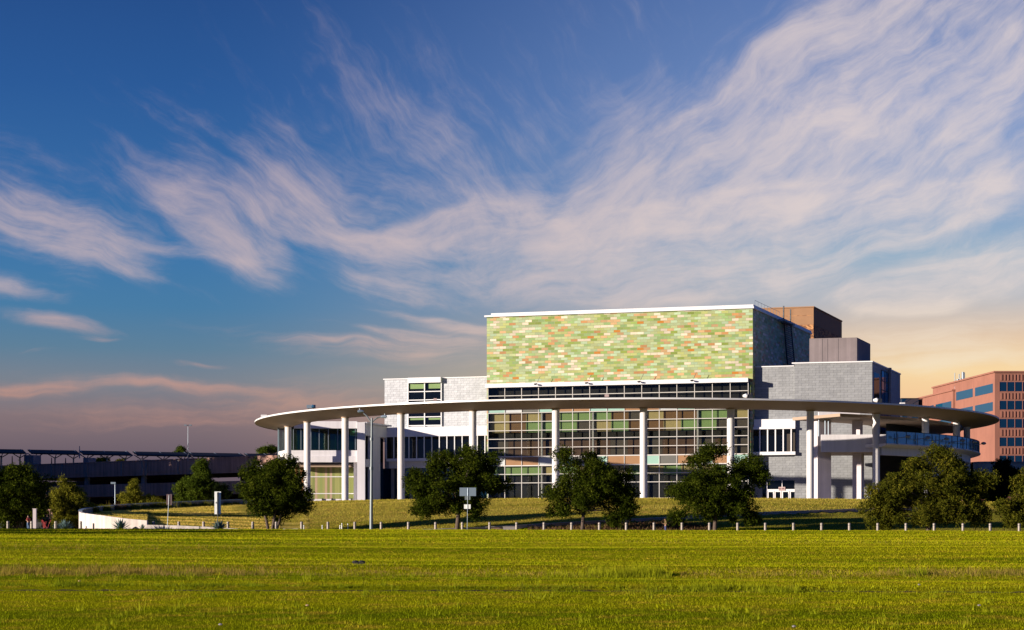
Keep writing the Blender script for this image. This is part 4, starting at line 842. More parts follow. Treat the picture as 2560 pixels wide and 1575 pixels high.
for k, (y0, y1) in enumerate(((955, 978), (1001.9, 1023.7), (1047.3, 1069.3), (1093.6, 1115.4), (1139, 1161))):
    z0, z1 = A_.z(2530, y1), A_.z(2530, y0); ribbon(A_, A_.s_at(2498), A_.s_at(2498) + 17, z0, z1, 10)
    mb = MB(); za_, zb2 = z1 + .35, (zt1 - .4 if k == 0 else A_.z(2530, ((955, 978), (1001.9, 1023.7), (1047.3, 1069.3), (1093.6, 1115.4))[k - 1][1]) - .4)
    for i in range(22): a = A_.s_at(2502) + i * .74; A_.box(mb, a, a + .3, za_, zb2, .0, .14)
    mb.build('fluted_band', 'pink_stucco', of)
    if k >= 1:
        z0, z1 = B_.z(2440, y1), B_.z(2440, y0); ribbon(B_, B_.s_at(2393.5), B_.s_at(2483), z0, z1, 6)
        mb = MB(); za_ = z1 + .4; zb2 = zt2 - .4 if k == 1 else za_ + 1.9
        for i in range(12): a = B_.s_at(2396) + i * .74; B_.box(mb, a, a + .3, za_, zb2, .0, .14)
        mb.build('fluted_band', 'pink_stucco', of)
# side (left) faces
for fr, zt0, dz in ((A_, zt1, 0), (B_, zt2, 0)):
    Sf = Fr(1280, 1, -DL); Sf.o = fr.o; Sf.n = Vector((-DL.y, DL.x)); 
    Sf.n = Vector((-1, -.09)).normalized()
    for lv in range(2 if fr is A_ else 4):
        zt3 = zt0 - 2.3 - lv * 4.02
        for seg in range(3):
            c0 = 1.2 + seg * 13.4; mb = MB(); Sf.box(mb, -(c0 + 11.8), -c0, zt3 - 1.95, zt3, .0, .05); w_ = mb.build('window', 'light_blue_glass', of)
mb = MB()
for px, y0, y1, r in ((2387, 932, 955, .1), (2398, 935, 953, .12), (2407, 930, 949, .3), (2410, 931, 949, .22), (2394, 948, 954, .3), (2401, 946, 953, .25)):
    b = pt(px, y1 + 8, 452); mb.tube([b, Vector((b.x, b.y, pt(px, y0, 452).z))], r, 6)
mb.build('antenna', 'grey_metal', of)
mb = MB(); zr_ = zt2 + 1.1
for i in range(12): a = .5 + i * 1.0; p = B_.p(a, zt2, -.3); mb.tube([p, p + Vector((0, 0, 1.1))], .04, 4)
for dz in (.6, 1.1): mb.tube([B_.p(.3, zt2 + dz, -.3), B_.p(12, zt2 + dz, -.3)], .04, 4)
mb.build('roof_railing', 'grey_metal', of)
bw_ = thing('boundary_wall', 'low beige wall with rounded end below the pink office block', 'wall', tuple(pt(2460, 1185, 380)))
mb = MB(); wf = Fr(2452, 380, (1, 0)); z0, z1 = wf.z(2452, 1215), wf.z(2452, 1157.5)
pts_ = [(wf.o.x + 40, 380), (wf.o.x + 1.2, 380)] + [(wf.o.x + 1.2 - 2.2 * math.sin(R(a)), 382.2 - 2.2 * math.cos(R(a))) for a in range(10, 91, 10)] + [(wf.o.x - 1.0, 400)]
for (a, b) in zip(pts_[:-1], pts_[1:]): mb.hexa([Vector((q[0], q[1] + dy, z)) for z in (z0, z1) for (q, dy) in ((b, 0), (a, 0), (a, .4), (b, .4))])
mb.build('wall_face', 'beige_wall', bw_, False); mb = MB()
for (a, b) in zip(pts_[:-1], pts_[1:]): mb.hexa([Vector((q[0], q[1] + dy, z)) for z in (z1 + .003, z1 + .3) for (q, dy) in ((b, -.12), (a, -.12), (a, .5), (b, .5))])
mb.build('coping', 'grey_concrete', bw_)
db = thing('dark_building', 'dark glass block seen between the grey wing and the pink office', 'building', tuple(pt(2278, 1200, 470)))
mb = MB(); f_ = Fr(2255, 470, (1, 0)); f_.box(mb, 0, f_.s_at(2296.5), EYE, f_.z(2280, 996.5), -12, 0); mb.build('facade', 'blue_glass', db)
mb = MB(); f_.box(mb, -.2, f_.s_at(2296.5) + .2, f_.z(2280, 996.5), f_.z(2280, 995.2), -12.2, .2); mb.build('roof_edge', 'dark_metal', db)

# ------------------------------------------------------------------ parking garage
gr = thing('parking_garage', 'long dark concrete parking garage with open decks behind the left trees', 'parking garage', (-60, 370, EYE + 4))
gl_ = pt(-70, 0, 400); gr_ = pt(710, 0, 345); du = Vector((gr_.x - gl_.x, gr_.y - gl_.y)); G_ = Fr(-70, 400, du); Lg = du.length
mb = MB(); G_.box(mb, 0, Lg, EYE + 12.35, EYE + 15.1, -.5, 0); mb.build('parapet', 'garage_concrete', gr)
mb = MB(); G_.box(mb, -.1, Lg, EYE + 15.102, EYE + 15.3, -.6, .08); mb.build('parapet_cap', 'garage_concrete', gr)
mb = MB(); G_.box(mb, 0, Lg, EYE + 8.45, EYE + 10.85, -.5, 0); mb.build('parapet', 'garage_concrete', gr)
mb = MB(); G_.box(mb, 0, Lg, EYE + 4.2, EYE + 6.2, -.5, 0); mb.build('parapet', 'garage_concrete', gr)
mb = MB()
for z in (13.2, 9.3, 5.0): G_.box(mb, 0, Lg, EYE + z - .3, EYE + z, -30, -.52)
G_.box(mb, 0, Lg, EYE + 12.95, EYE + 13.0, -.01, .06); G_.box(mb, 0, Lg, EYE + 9.05, EYE + 9.1, -.01, .06); mb.build('deck', 'garage_concrete', gr)
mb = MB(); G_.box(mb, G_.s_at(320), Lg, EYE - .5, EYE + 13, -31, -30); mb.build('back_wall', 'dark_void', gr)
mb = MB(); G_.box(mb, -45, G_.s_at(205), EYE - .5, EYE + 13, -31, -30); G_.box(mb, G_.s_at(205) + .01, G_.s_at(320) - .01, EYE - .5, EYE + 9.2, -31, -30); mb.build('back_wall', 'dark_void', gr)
for k in range(5):
    px = (60, 210, 352, 500, 640)[k]; a = G_.s_at(px); mb = MB(); G_.box(mb, a - .5, a + .5, EYE + 2, EYE + 12.4, -1.1, -.52); mb.build('pier', 'grey_concrete', gr)
for px in (95, 129, 155, 212, 216, 304, 356, 366, 446, 500):
    a = G_.s_at(px); mb = MB(); G_.box(mb, a - .18, a + .18, EYE + 12.4, EYE + 15.05, .0, .12); mb.build('rib', 'grey_concrete', gr)
for (px0, px1, y0) in ((45, 58, 1137), (60, 68, 1137), (193, 205, 1143.5), (329, 342, 1148)):
    mb = MB(); G_.box(mb, G_.s_at(px0), G_.s_at(px1), EYE + 13, G_.z((px0 + px1) / 2, y0), -3.5, -1.5); mb.build('stair_box', 'grey_concrete', gr)
# solar canopies: one built, the rest copied along the roof
SC = Fr(0, 392, (1, .42)); zs = 18.55 + EYE
def canopy(px0, px1, label, first=None):
    a, b = SC.s_at(px0), SC.s_at(px1); p = SC.p(a, EYE + 13.2); L = b - a
    t_ = thing('solar_canopy', label, 'solar canopy', p, 'solar canopies on the garage roof'); rot = math.atan2(SC.u.y, SC.u.x)
    def q(s_, z, o_): return SC.p(a + s_, z, o_)
    mb = MB(); mb.hexa([q(0, zs - .95, 2.2), q(L, zs - .95, 2.2), q(L, zs - .02, -2.8), q(0, zs - .02, -2.8), q(0, zs - .78, 2.2), q(L, zs - .78, 2.2), q(L, zs + .15, -2.8), q(0, zs + .15, -2.8)]); mb.build('panel', 'solar_panel', t_)
    mb = MB(); 
    for s_ in (.4, L * .5, L - .4): mb.tube([q(s_, zs - .98, 2.35), q(s_, zs + .17, -3.0)], .09, 5)
    for o_ in (1.2, -1.6): mb.tube([q(.1, zs - .9 + (1.2 - o_) * .18, o_), q(L - .1, zs - .9 + (1.2 - o_) * .18, o_)], .1, 5)
    mb.build('rafter', 'grey_metal', t_)
    for s_ in (L * .12, L * .52, L * .9):
        mb = MB(); mb.tube([q(s_, EYE + 13.2, 0), q(s_, zs - 1.5, 0)], .17, 6)
        for d in (-1, 1): mb.tube([q(s_, zs - 1.7, 0), q(s_ + d * 1.6, zs - .75, 0)], .1, 5)
        mb.tube([q(s_, zs - 1.6, 0), q(s_, zs - .95, 1.4)], .1, 5); mb.build('post', 'grey_metal', t_)
canopy(-60, 62, 'solar canopy at the left picture edge of the garage roof'); canopy(74, 196, 'solar canopy above the large dark tree and the yellow green tree')
canopy(203, 326, 'solar canopy between the roof mast and the small street light'); canopy(338, 473, 'solar canopy ending at the tall thin roof lamp')
canopy(477, 610, 'solar canopy just right of the tall thin roof lamp'); canopy(618, 720, 'solar canopy nearest to the white pavilion')
def pole(name, label, cat, px, y0, y1, Yd, r, head=None, matn='grey_metal', group=None):
    b = pt(px, y1, Yd); tp = pt(px, y0, Yd); t_ = thing(name, label, cat, b, group); mb = MB(); mb.tube([b, tp], [r, r * .6], 8); mb.build('pole', matn, t_)
    if head: mb = MB(); head(mb, tp); mb.build('lamp_head', matn, t_)
    return t_
pole('roof_lamp', 'tall thin lamp mast on the garage roof between solar canopies', 'lamp mast', 470, 1063, 1152, 358, .07, lambda mb, p: (mb.box(p.x - .7, p.x - .2, p.y - .2, p.y + .2, p.z - .12, p.z + .12), mb.box(p.x + .2, p.x + .7, p.y - .2, p.y + .2, p.z - .12, p.z + .12), mb.tube([p - Vector((.7, 0, 0)), p + Vector((.7, 0, 0))], .05, 5)))
pole('roof_mast', 'short pointed white mast on a stair box of the garage', 'mast', 199, 1115, 1146, 384, .12, None, 'grey_metal')
for k, (px, y0) in enumerate(((2, 1139), (30.5, 1140), (93.5, 1143), (129, 1144), (164, 1145), (232, 1148))):
    pole('roof_post', 'short dark post on the garage parapet, ' + ('leftmost of the row', 'second from the left picture edge', 'first right of the stair box', 'second right of the stair box', 'third right of the stair box', 'last, left of the small far tree')[k], 'post', px, y0, 1166 - k, 398 - k * 2.5, .14, None, 'dark_metal', 'short posts along the garage parapet')
pole('street_light', 'small blue grey shoebox street light before the garage', 'street light', 287.5, 1209, 1300, 262, .07, lambda mb, p: (mb.box(p.x - .55, p.x + .1, p.y - .2, p.y + .2, p.z - .05, p.z + .2)), 'sign_back')

# ------------------------------------------------------------------ front street lamp
b = pt(928, 1330, 214); b.z = float(gz(b.x, b.y)) - .1; sl_ = thing('street_lamp', 'tall grey twin arm street lamp between left columns of the ring', 'street lamp', b)
top = pt(929.5, 1045, 214); mb = MB(); mb.tube([b, b + (top - b) * .45, top], [.2, .16, .1], 12); mb.tube([b, b + Vector((0, 0, .25))], .3, 10); j1 = pt(929, 1098, 214); mb.tube([j1 - Vector((0, 0, .15)), j1 + Vector((0, 0, .15))], .2, 10); j1 = pt(928.5, 1171, 214); mb.tube([j1 - Vector((0, 0, .15)), j1 + Vector((0, 0, .15))], .22, 10); mb.build('pole', 'lamp_grey', sl_, True)
for pts_, hd in (([(929.5, 1057), (924, 1050), (917, 1040), (909, 1033)], (895, 909, 1029)), ([(929.5, 1057), (934, 1051), (942, 1045), (952, 1042)], (952, 966.5, 1042))):
    mb = MB(); mb.tube([pt(x, y, 214) for x, y in pts_], .075, 8); ar = mb.build('arm', 'lamp_grey', sl_, True)
    mb = MB(); c = pt((hd[0] + hd[1]) / 2, hd[2], 214); s_ = 1 if hd[0] > 929 else -1
    mb.tube([c - Vector((.32 * s_, 0, 0)), c - Vector((.1 * s_, 0, -.03)), c + Vector((.3 * s_, 0, 0)), c + Vector((.34 * s_, 0, -.02))], [.1, .17, .19, .08], 10); h_ = mb.build('lamp_head', 'sign_back', sl_, True)
    mb = MB(); mb.tube([c + Vector((.12 * s_, 0, .1)), c + Vector((.12 * s_, 0, .36))], .05, 6); mb.build('sensor', 'lamp_grey', h_)

# ------------------------------------------------------------------ signs
def sign(label, px, y_bot, Yd, plates, tilt=0.0, pmat='grey_metal', name='road_sign'):
    g = pt(px, y_bot, Yd); g.z = float(gz(g.x, g.y)) - .1; t_ = thing(name, label, 'sign', g); topy = min(p[2] for p in plates); tp = pt(px + tilt, topy + 2, Yd); mb = MB(); mb.tube([g, tp], .035, 8); mb.build('post', pmat, t_)
    for (x0, x1, y0, y1, mt) in plates:
        A = pt(x0, y1, Yd - .04); B = pt(x1, y0, Yd - .04); mb = MB(); mb.box(A.x, B.x, Yd - .0, Yd + .035, A.z, B.z); mb.tube([Vector((px_, Yd - .03, z)) for px_, z in (((A.x + B.x) / 2, A.z + .05), ((A.x + B.x) / 2, B.z - .05))], .03, 6); mb.build('plate', mt, t_)
    return t_
sign('brown rectangular sign on a slightly leaning pole before the curved wall', 418, 1325, 214, [(416, 429.5, 1235.5, 1262.5, 'sign_brown')], 4.5)
s3 = sign('tall white sign panel seen from behind, beside the blue agave', 544.5, 1326, 213, [(536, 552, 1228.8, 1285.5, 'sign_white')], 0, 'dark_metal')
mb = MB(); a = pt(544.3, 1229.5, 212.9); bb = pt(544.3, 1285, 212.9); mb.box(a.x - .07, a.x + .07, 212.86, 212.95, bb.z, a.z - .05); mb.box(pt(539, 0, 212.9).x, pt(541, 0, 212.9).x, 212.93, 212.97, pt(0, 1258.5, 212.9).z, pt(0, 1255, 212.9).z); mb.build('channel', 'dark_metal', s3)
sign('blue grey road sign with two smaller plates before the second front tree', 1168, 1328, 211, [(1149, 1190, 1219, 1240, 'sign_back'), (1162, 1176, 1240.3, 1249.5, 'lamp_grey'), (1160, 1176.5, 1261, 1272, 'sign_white')], 1.5)
# white lane posts, low box, block, boulder, post
for k, (px, y0) in enumerate(((759.6, 1313), (805.7, 1313), (850, 1313), (854.7, 1308), (869.5, 1309))):
    Yd = 215.5; g = pt(px, 1328, Yd); g.z = float(gz(g.x, g.y)); tz = pt(px, y0, Yd).z
    t_ = thing('lane_post', ('short white flexible post right behind a steel bollard', 'short white flexible post alone between two bollards', 'shorter of the two white posts standing close together', 'taller of the two white posts standing close together', 'white banded post left of the street lamp')[k], 'post', g, 'white flexible lane posts'); mb = MB(); mb.tube([g, Vector((g.x, g.y, tz))], .055, 10); mb.tube([g, g + Vector((0, 0, .06))], .11, 10); mb.build('shaft', 'sign_white', t_, True)
    mb = MB(); mb.tube([Vector((g.x, g.y, tz - .22)), Vector((g.x, g.y, tz - .14))], .062, 10); mb.build('band', 'grey_metal', t_)
t_ = thing('utility_box', 'low white concrete utility box lying between bollards', 'box', pt(728, 1327, 216)); mb = MB(); a, b = pt(719, 1328, 216), pt(745, 1321.5, 216); mb.box(a.x, b.x, 216, 216.8, 1.9, b.z); mb.build('body', 'sign_white', t_); mb = MB(); a, b = pt(709, 1328, 216), pt(718.5, 1323, 216); mb.box(a.x, b.x, 216, 216.8, 1.9, b.z); mb.box(a.x - .05, b.x + .05, 215.95, 216.85, b.z, b.z + .05); mb.build('end_block', 'sign_white', t_)
t_ = thing('concrete_block', 'grey rectangular concrete block in front of the kerb wall', 'block', pt(1273, 1327, 212)); mb = MB(); a, b = pt(1257.5, 1330, 212), pt(1291, 1316, 212); mb.box(a.x, b.x, 212, 213, a.z - .4, b.z - .07); mb.build('body', 'grey_concrete', t_); mb = MB(); mb.box(a.x - .04, b.x + .04, 211.96, 213.04, b.z - .068, b.z); mb.build('cap', 'grey_concrete', t_)
t_ = thing('white_post', 'square white gate post under the large dark left tree', 'post', pt(86, 1322, 228)); mb = MB(); a, b = pt(82, 1328, 228), pt(90, 1273, 228); mb.box(a.x, b.x, 228, 228.4, 2.0, b.z); mb.build('shaft', 'pink_pillar', t_); mb = MB(); mb.box(a.x - .04, b.x + .04, 227.96, 228.44, b.z, b.z + .08); mb.build('cap', 'pink_pillar', t_)
me = bpy.data.meshes.new('boulder'); bm = bmesh.new(); bmesh.ops.create_icosphere(bm, subdivisions=3, radius=.35)
for v in bm.verts: k = 1 + .18 * math.sin(v.co.x * 9 + 1) * math.cos(v.co.y * 8) + .1 * math.sin(v.co.z * 14); v.co = Vector((v.co.x * 1.0 * k, v.co.y * .8 * k, v.co.z * .75 * k))
bm.to_mesh(me); bm.free(); me.materials.append(M['boulder_stone']); o = bpy.data.objects.new('boulder', me); C.objects.link(o); g = pt(338, 1322, 214.5); o.location = (g.x, g.y, float(gz(g.x, g.y)) + .15); tag(o, 'tan boulder at the foot of the curved wall', 'boulder')
# black thing and litter on the field
Yd = 74.0; g = pt(898, 1408, Yd)
def onfield(px, Yd): x = (px - 1280) / F * Yd; return Vector((x, Yd, float(gz(x, Yd))))
def ycol(px, py):   # distance at which the field shows at row py
    lo, hi = 31.0, 200.0
    for _ in range(50):
        mid = (lo + hi) / 2; x = (px - 1280) / F * mid; r_ = YH - (float(gz(x, mid)) - EYE) * F / mid
        if r_ > py: lo = mid
        else: hi = mid
    return lo
Yd = ycol(897, 1411); g = onfield(897, Yd); t_ = thing('shoes', 'pair of small flat black shoes left lying on the field', 'shoes', g)
for dx, nm in ((-.11, 'left_piece'), (.1, 'right_piece')):
    mb = MB(); mb.ball((g.x + dx * 1.15, g.y, g.z + .085), (.13, .1, .065), 12, 6); mb.box(g.x + dx - .1, g.x + dx + .1, g.y - .1, g.y + .1, g.z, g.z + .085); mb.build('shoe', 'black_cloth', t_)
for k, (px, py) in enumerate(((551, 1568), (1985, 1573), (2448, 1519), (768, 1519), (2298, 1466), (199, 1457))):
    Yd = ycol(px, py); g = onfield(px, Yd); mb = MB(); s_ = .03; q = [g + Vector((random.uniform(-1, 1) * s_, random.uniform(-1, 1) * s_, .04 + .03 * i)) for i in range(4)]; mb.ball(g + Vector((0, 0, .05)), (.04, .03, .02), 7, 5)
    o = mb.build('litter', 'grey_concrete' if k not in (3, 5) else 'boulder_stone', None, False, g); tag(o, ('crumpled white scrap in the near grass, lower left', 'white scrap at the bottom edge, right of centre', 'pale scrap in the grass at lower right', 'small brown scrap in the near grass left of centre', 'pale scrap just above the dark ledge at right', 'small tan scrap above the ledge at far left')[k], 'litter', 'scraps in the grass')

# ------------------------------------------------------------------ bollards
bpx = [19.8, 79, 139, 202, 263, 323, 384, 447, 509, 570, 632, 690.6, 754, 820, 887, 953, 1021, 1089, 1155.7, 1224, 1291.6, 1360, 1429, 1498.4, 1565.8, 1635, 1705, 1773.7, 1844.2, 1913.5, 1983.8, 2054, 2123.5, 2194.4, 2265, 2335.3, 2407.4, 2475.6, 2548]
near = ['under the large dark tree at the left edge', 'beside the white gate post', 'between the two agaves at far left', 'at the left tip of the curved wall', 'before the sunlit curved wall, left of the big agave', 'right of the big green agave', 'left of the brown leaning sign', 'right of the brown leaning sign', 'left of the tall white sign panel', 'right of the blue agave', 'left of the multi-stem first tree', 'right of the first tree trunk', 'before the short white post, right of the utility box', 'left of the white lane post cluster', 'right of the white lane post cluster', 'first right of the street lamp', 'second right of the street lamp', 'third right of the street lamp', 'between the second tree trunk and the blue sign post', 'left of the grey concrete block', 'touching the grey concrete block', 'first right of the concrete block', 'left of the third tree trunk', 'first right of the third tree trunk', 'second right of the third tree trunk', 'left of the person in olive shirt', 'right of the person in olive shirt', 'left of the fourth tree trunk', 'right of the fourth tree trunk', 'first on the open green slope right of the fourth tree', 'second on the open green slope', 'third on the open green slope', 'last before the large right tree', 'under the left branches of the large right tree', 'left of the large right tree trunk', 'right of the large right tree trunk', 'under the right branches of the large right tree', 'between the large right tree and the edge tree', 'last at the right picture edge']
first = None
for k, px in enumerate(bpx):
    tt_ = px / 2560; Yd = 219.5 - 15.5 * tt_; x = (px - 1280) / F * Yd; z = EYE + 1.15 - .40 * tt_ - .05; lb = 'steel bollard ' + near[k]
    if first is None:
        first = thing('bollard', lb, 'bollard', (x, Yd, z), 'steel bollards along the edge of the field'); mb = MB()
        mb.tube([(x, Yd, z - .3), (x, Yd, z + .8)], .15, 20, False); mb.build('post', 'bollard_metal', first, True)
        mb = MB(); mb.tube([(x, Yd, z + .8), (x, Yd, z + .84)], .125, 20, False); mb.build('groove', 'dark_metal', first, True)
        mb = MB(); mb.tube([(x, Yd, z + .84), (x, Yd, z + 1.02), (x, Yd, z + 1.06), (x, Yd, z + 1.075)], [.15, .15, .12, .02], 20); mb.build('cap', 'bollard_metal', first, True)
    else: dup(first, (x, Yd, z), lb)
# ------------------------------------------------------------------ plants
def agave(px, Yd, r, n, label, seed):
    rn = random.Random(seed); g = pt(px, 1326, Yd); g.z = max(float(gz(g.x, g.y)), 0) ; mb = MB()
    for i in range(n):
        an = i * 2.399 + rn.uniform(-.2, .2); e_ = .25 + 1.15 * ((i + .5) / n) ** .8; L = r * rn.uniform(.85, 1.1); d = Vector((math.cos(an) * math.cos(e_), math.sin(an) * math.cos(e_), math.sin(e_))); sd_ = Vector((-math.sin(an), math.cos(an), 0)); up = d.cross(sd_) * -1
        w_ = r * .075; P0 = g + d * .05; P1 = g + d * L * .5; P2 = g + d * L + Vector((0, 0, -.04 * L))
        mb.quad([P0 - sd_ * w_ * .7, P0 + sd_ * w_ * .7, P1 + sd_ * w_, P1 - up * w_ * .4]); mb.quad([P0 - sd_ * w_ * .7, P1 - up * w_ * .4, P1 - sd_ * w_]); mb.quad([P1 + sd_ * w_, P2, P1 - up * w_ * .4]); mb.quad([P1 - up * w_ * .4, P2, P1 - sd_ * w_])
    o = mb.build('agave', 'agave_leaf', None, False, g); tag(o, label, 'agave', 'agaves along the park edge')
agave(301, 213.8, 1.45, 46, 'large spiky grey green agave before the sunlit curved wall', 1); agave(547, 213.6, 1.35, 60, 'bushy blue agave at the foot of the tall white sign', 2)
agave(163, 221, 1.3, 44, 'agave behind the third bollard from the left', 3); agave(142, 222, 1.0, 34, 'smaller agave left beside another agave at far left', 4); agave(356, 214, .8, 24, 'small agave beside the tan boulder', 5)
def tuftplant(px, Yd, py, hgt, nbl, label, matn):
    g = pt(px, py, Yd); h = rng.gamma(14, hgt * .62 / 14, nbl); n = nbl; a = rng.uniform(0, 2 * math.pi, n); sp_ = rng.uniform(0, .5, n) * hgt * .9
    Xb = g.x + rng.normal(0, hgt * .35, n); Yb_ = g.y + rng.normal(0, hgt * .3, n); Vt = np.empty((n, 3, 3)); w_ = .04
    Vt[:, 0] = np.stack([Xb - w_, Yb_, np.full(n, g.z)], -1); Vt[:, 1] = np.stack([Xb + w_, Yb_, np.full(n, g.z)], -1); Vt[:, 2] = np.stack([Xb + np.cos(a) * sp_, Yb_ + np.sin(a) * sp_, g.z + h], -1)
    o = npmesh('ornamental_grass', Vt.reshape(-1, 3), np.arange(n * 3).reshape(-1, 3), matn, None, tuple(g)); tag(o, label, 'ornamental grass', 'grasses along the inside of the curved wall')
where = ['at the left tip of the wall', 'second from the wall tip, tall', 'rust brown one near the wall tip', 'fourth from the wall tip', 'fifth from the wall tip', 'sixth from the wall tip', 'seventh, left of the brown sign', 'tall one right behind the brown sign', 'bright one midway along the wall', 'low one midway along the wall', 'left of the tall white sign', 'behind the tall white sign', 'right of the tall white sign', 'last before the first tree']
for k, (px, h_) in enumerate(((235, .9), (262, 1.3), (292, 1.3), (315, 1.0), (338, 1.1), (362, .9), (385, 1.1), (412, 1.6), (462, 1.2), (485, .9), (512, 1.1), (540, 1.0), (568, .9), (590, .9))):
    yb = float(np.interp(px, [b[0] for b in BW], [b[1] for b in BW])) - 1.6; x, y, z = bowl(float(px), .94); tuftplant(px, yb, YH - (float(z) - EYE - .1) * F / yb, h_, 320, 'clump of ornamental grass inside the curved wall, ' + where[k], 'leaf_rust' if k == 2 else 'leaf_yellow' if k % 3 else 'leaf_warm')

def tree(name, label, base, Yd, outline, nsub, rsub, nleaf, mt, trunks, seed, leafsz=.3, cone=False, group=None, depthf=.8, gaps=.0, zb_=None):
    """outline: list of (px, py, rx, ry) ellipses in picture measure at distance Yd; crown leaves fill lumps inside them"""
    r_ = np.random.default_rng(seed); s_ = Yd / F; bx_ = (base[0] - 1280) * s_; bz_ = float(gz(bx_, Yd)) - .1 if zb_ is None else zb_
    t_ = thing(name, label, 'tree', (bx_, Yd, bz_), group)
    E_ = [np.array([(a - 1280) * s_, Yd, EYE + (YH - b) * s_, c * s_, c * s_ * depthf, d * s_]) for a, b, c, d in outline]
    wts = np.array([e[3] * e[5] for e in E_]); wts = wts / wts.sum(); subs = []
    for e, wq in zip(E_, wts):
        n = max(3, int(round(nsub * wq)))
        d = r_.normal(size=(n, 3)); d /= np.linalg.norm(d, axis=1)[:, None]; rad = r_.uniform(.05, 1.0, n) ** .5
        c = e[:3] + d * e[3:] * np.clip(rad, 0, 1)[:, None] * .93; rs = rsub * r_.uniform(.6, 1.25, n)
        subs.append(np.concatenate([c, rs[:, None]], 1)); subs.append(np.array([[e[0], e[1], e[2], .66 * min(e[3], e[5])]]))
    subs = np.concatenate(subs); ncl = int(nleaf * 1.4) // 12; pick = r_.choice(len(subs), ncl, p=subs[:, 3] ** 2 / (subs[:, 3] ** 2).sum())
    d = r_.normal(size=(ncl, 3)); d /= np.linalg.norm(d, axis=1)[:, None]; rr_ = subs[pick, 3] * r_.uniform(.35, 1.12, ncl)
    cc_ = subs[pick, :3] + d * rr_[:, None] * np.array([1, 1, .8]); cc_[:, 2] += 0
    out_ = d
    L = np.repeat(cc_, 12, 0) + r_.normal(0, .16, (ncl * 12, 3)) * (leafsz / .3); od = np.repeat(out_, 12, 0)
    n = len(L); ax = r_.normal(size=(n, 3)) + od * .7 + np.array([0, 0, -.35]); ax /= np.linalg.norm(ax, axis=1)[:, None]; sd_ = np.cross(ax, r_.normal(size=(n, 3))); sd_ /= np.linalg.norm(sd_, axis=1)[:, None]
    ln = leafsz * r_.uniform(.6, 1.25, n)[:, None]; wd_ = ln * .36
    Vt = np.stack([L - ax * ln * .5, L + sd_ * wd_ * .5, L + ax * ln * .5, L - sd_ * wd_ * .5], 1)
    npmesh('crown', Vt.reshape(-1, 3), np.arange(n * 4).reshape(-1, 4), mt, t_)
    mb = MB(); tops = subs[np.argsort(-subs[:, 3] * (subs[:, 3] < rsub * 1.3))][: min(len(subs), 26)]
    cen = np.average(np.array([e[:3] for e in E_]), 0, wts)
    for (dx, lean, r0) in trunks:
        b_ = Vector((bx_ + dx * s_, Yd, bz_)); f_ = Vector((bx_ + (dx + lean) * s_, Yd, bz_ + (cen[2] - bz_) * .55)); mb.tube([b_ - Vector((0, 0, .2)), b_ + (f_ - b_) * .5 + Vector((.05, 0, 0)), f_], [r0 * 1.25, r0, r0 * .8], 9)
        for q in tops[:: max(1, len(trunks))]:
            e_ = Vector(q[:3]); m_ = f_ + (e_ - f_) * .5 + Vector((r_.normal(0, .2), r_.normal(0, .2), .25)); mb.tube([f_ - Vector((0, 0, .2)), m_, e_], [r0 * .5, r0 * .28, r0 * .1], 6, False)
    mb.build('trunk', 'bark', t_, True); return t_
row = 'front row of dark leafy trees behind the bollards'
tree('shade_tree', 'dark round tree with several stems, left of the street lamp', (680, 1326), 217, [(690, 1225, 92, 68), (700, 1165, 48, 34), (640, 1230, 52, 46), (745, 1250, 46, 38), (640, 1180, 34, 26), (680, 1270, 70, 28)], 87, 1.06, 44200, 'leaf_dark', [(-8, -14, .16), (0, 8, .18), (9, 18, .13)], 11, .28, group=row)
tree('shade_tree', 'dark broad tree behind the blue grey road sign', (1142, 1328), 216, [(1145, 1205, 108, 72), (1090, 1160, 48, 30), (1190, 1155, 62, 32), (1060, 1215, 46, 40), (1225, 1215, 46, 56), (1110, 1265, 80, 34), (1070, 1240, 44, 34), (1190, 1270, 40, 28), (1045, 1272, 26, 14), (1040, 1190, 18, 14)], 105, 1.06, 49400, 'leaf_dark', [(0, 4, .24)], 12, .28, group=row)
tree('shade_tree', 'tree before the middle of the glass wall, left of the person', (1455, 1328), 215, [(1455, 1215, 78, 62), (1420, 1160, 44, 30), (1520, 1200, 56, 44), (1560, 1250, 40, 38), (1400, 1230, 36, 40), (1480, 1180, 46, 30), (1410, 1280, 40, 22), (1530, 1290, 36, 26), (1460, 1250, 70, 44), (1540, 1225, 54, 46), (1548, 1262, 46, 36), (1475, 1140, 16, 14)], 92, 0.95, 37700, 'leaf_dark', [(0, 3, .2)], 13, .28, group=row)
tree('shade_tree', 'tree before the right part of the glass wall, right of the person', (1787, 1328), 214, [(1790, 1215, 92, 66), (1760, 1150, 42, 28), (1860, 1175, 56, 42), (1725, 1225, 54, 46), (1860, 1250, 44, 46), (1690, 1285, 36, 18), (1790, 1275, 76, 36), (1740, 1250, 50, 40), (1790, 1128, 24, 14), (1905, 1195, 22, 22), (1880, 1300, 20, 28)], 107, 0.99, 45500, 'leaf_dark', [(0, 0, .23)], 14, .28, group=row)
tree('shade_tree', 'largest front tree with golden lit top before the terrace', (2322, 1330), 213, [(2330, 1235, 112, 78), (2370, 1160, 50, 52), (2290, 1175, 40, 36), (2235, 1235, 62, 56), (2430, 1240, 62, 62), (2330, 1290, 120, 34), (2200, 1270, 40, 36), (2450, 1290, 46, 30), (2465, 1195, 20, 18), (2195, 1310, 34, 14)], 150, 1.06, 67600, 'leaf_warm', [(0, -4, .27)], 15, .28, group=row)
tree('shade_tree', 'tree cut by the right picture edge', (2580, 1330), 212, [(2565, 1240, 46, 56), (2530, 1285, 34, 24), (2590, 1200, 40, 40), (2510, 1262, 20, 14), (2560, 1300, 40, 18)], 50, 0.95, 19500, 'leaf_warm', [(0, 0, .2)], 16, .28, group=row)
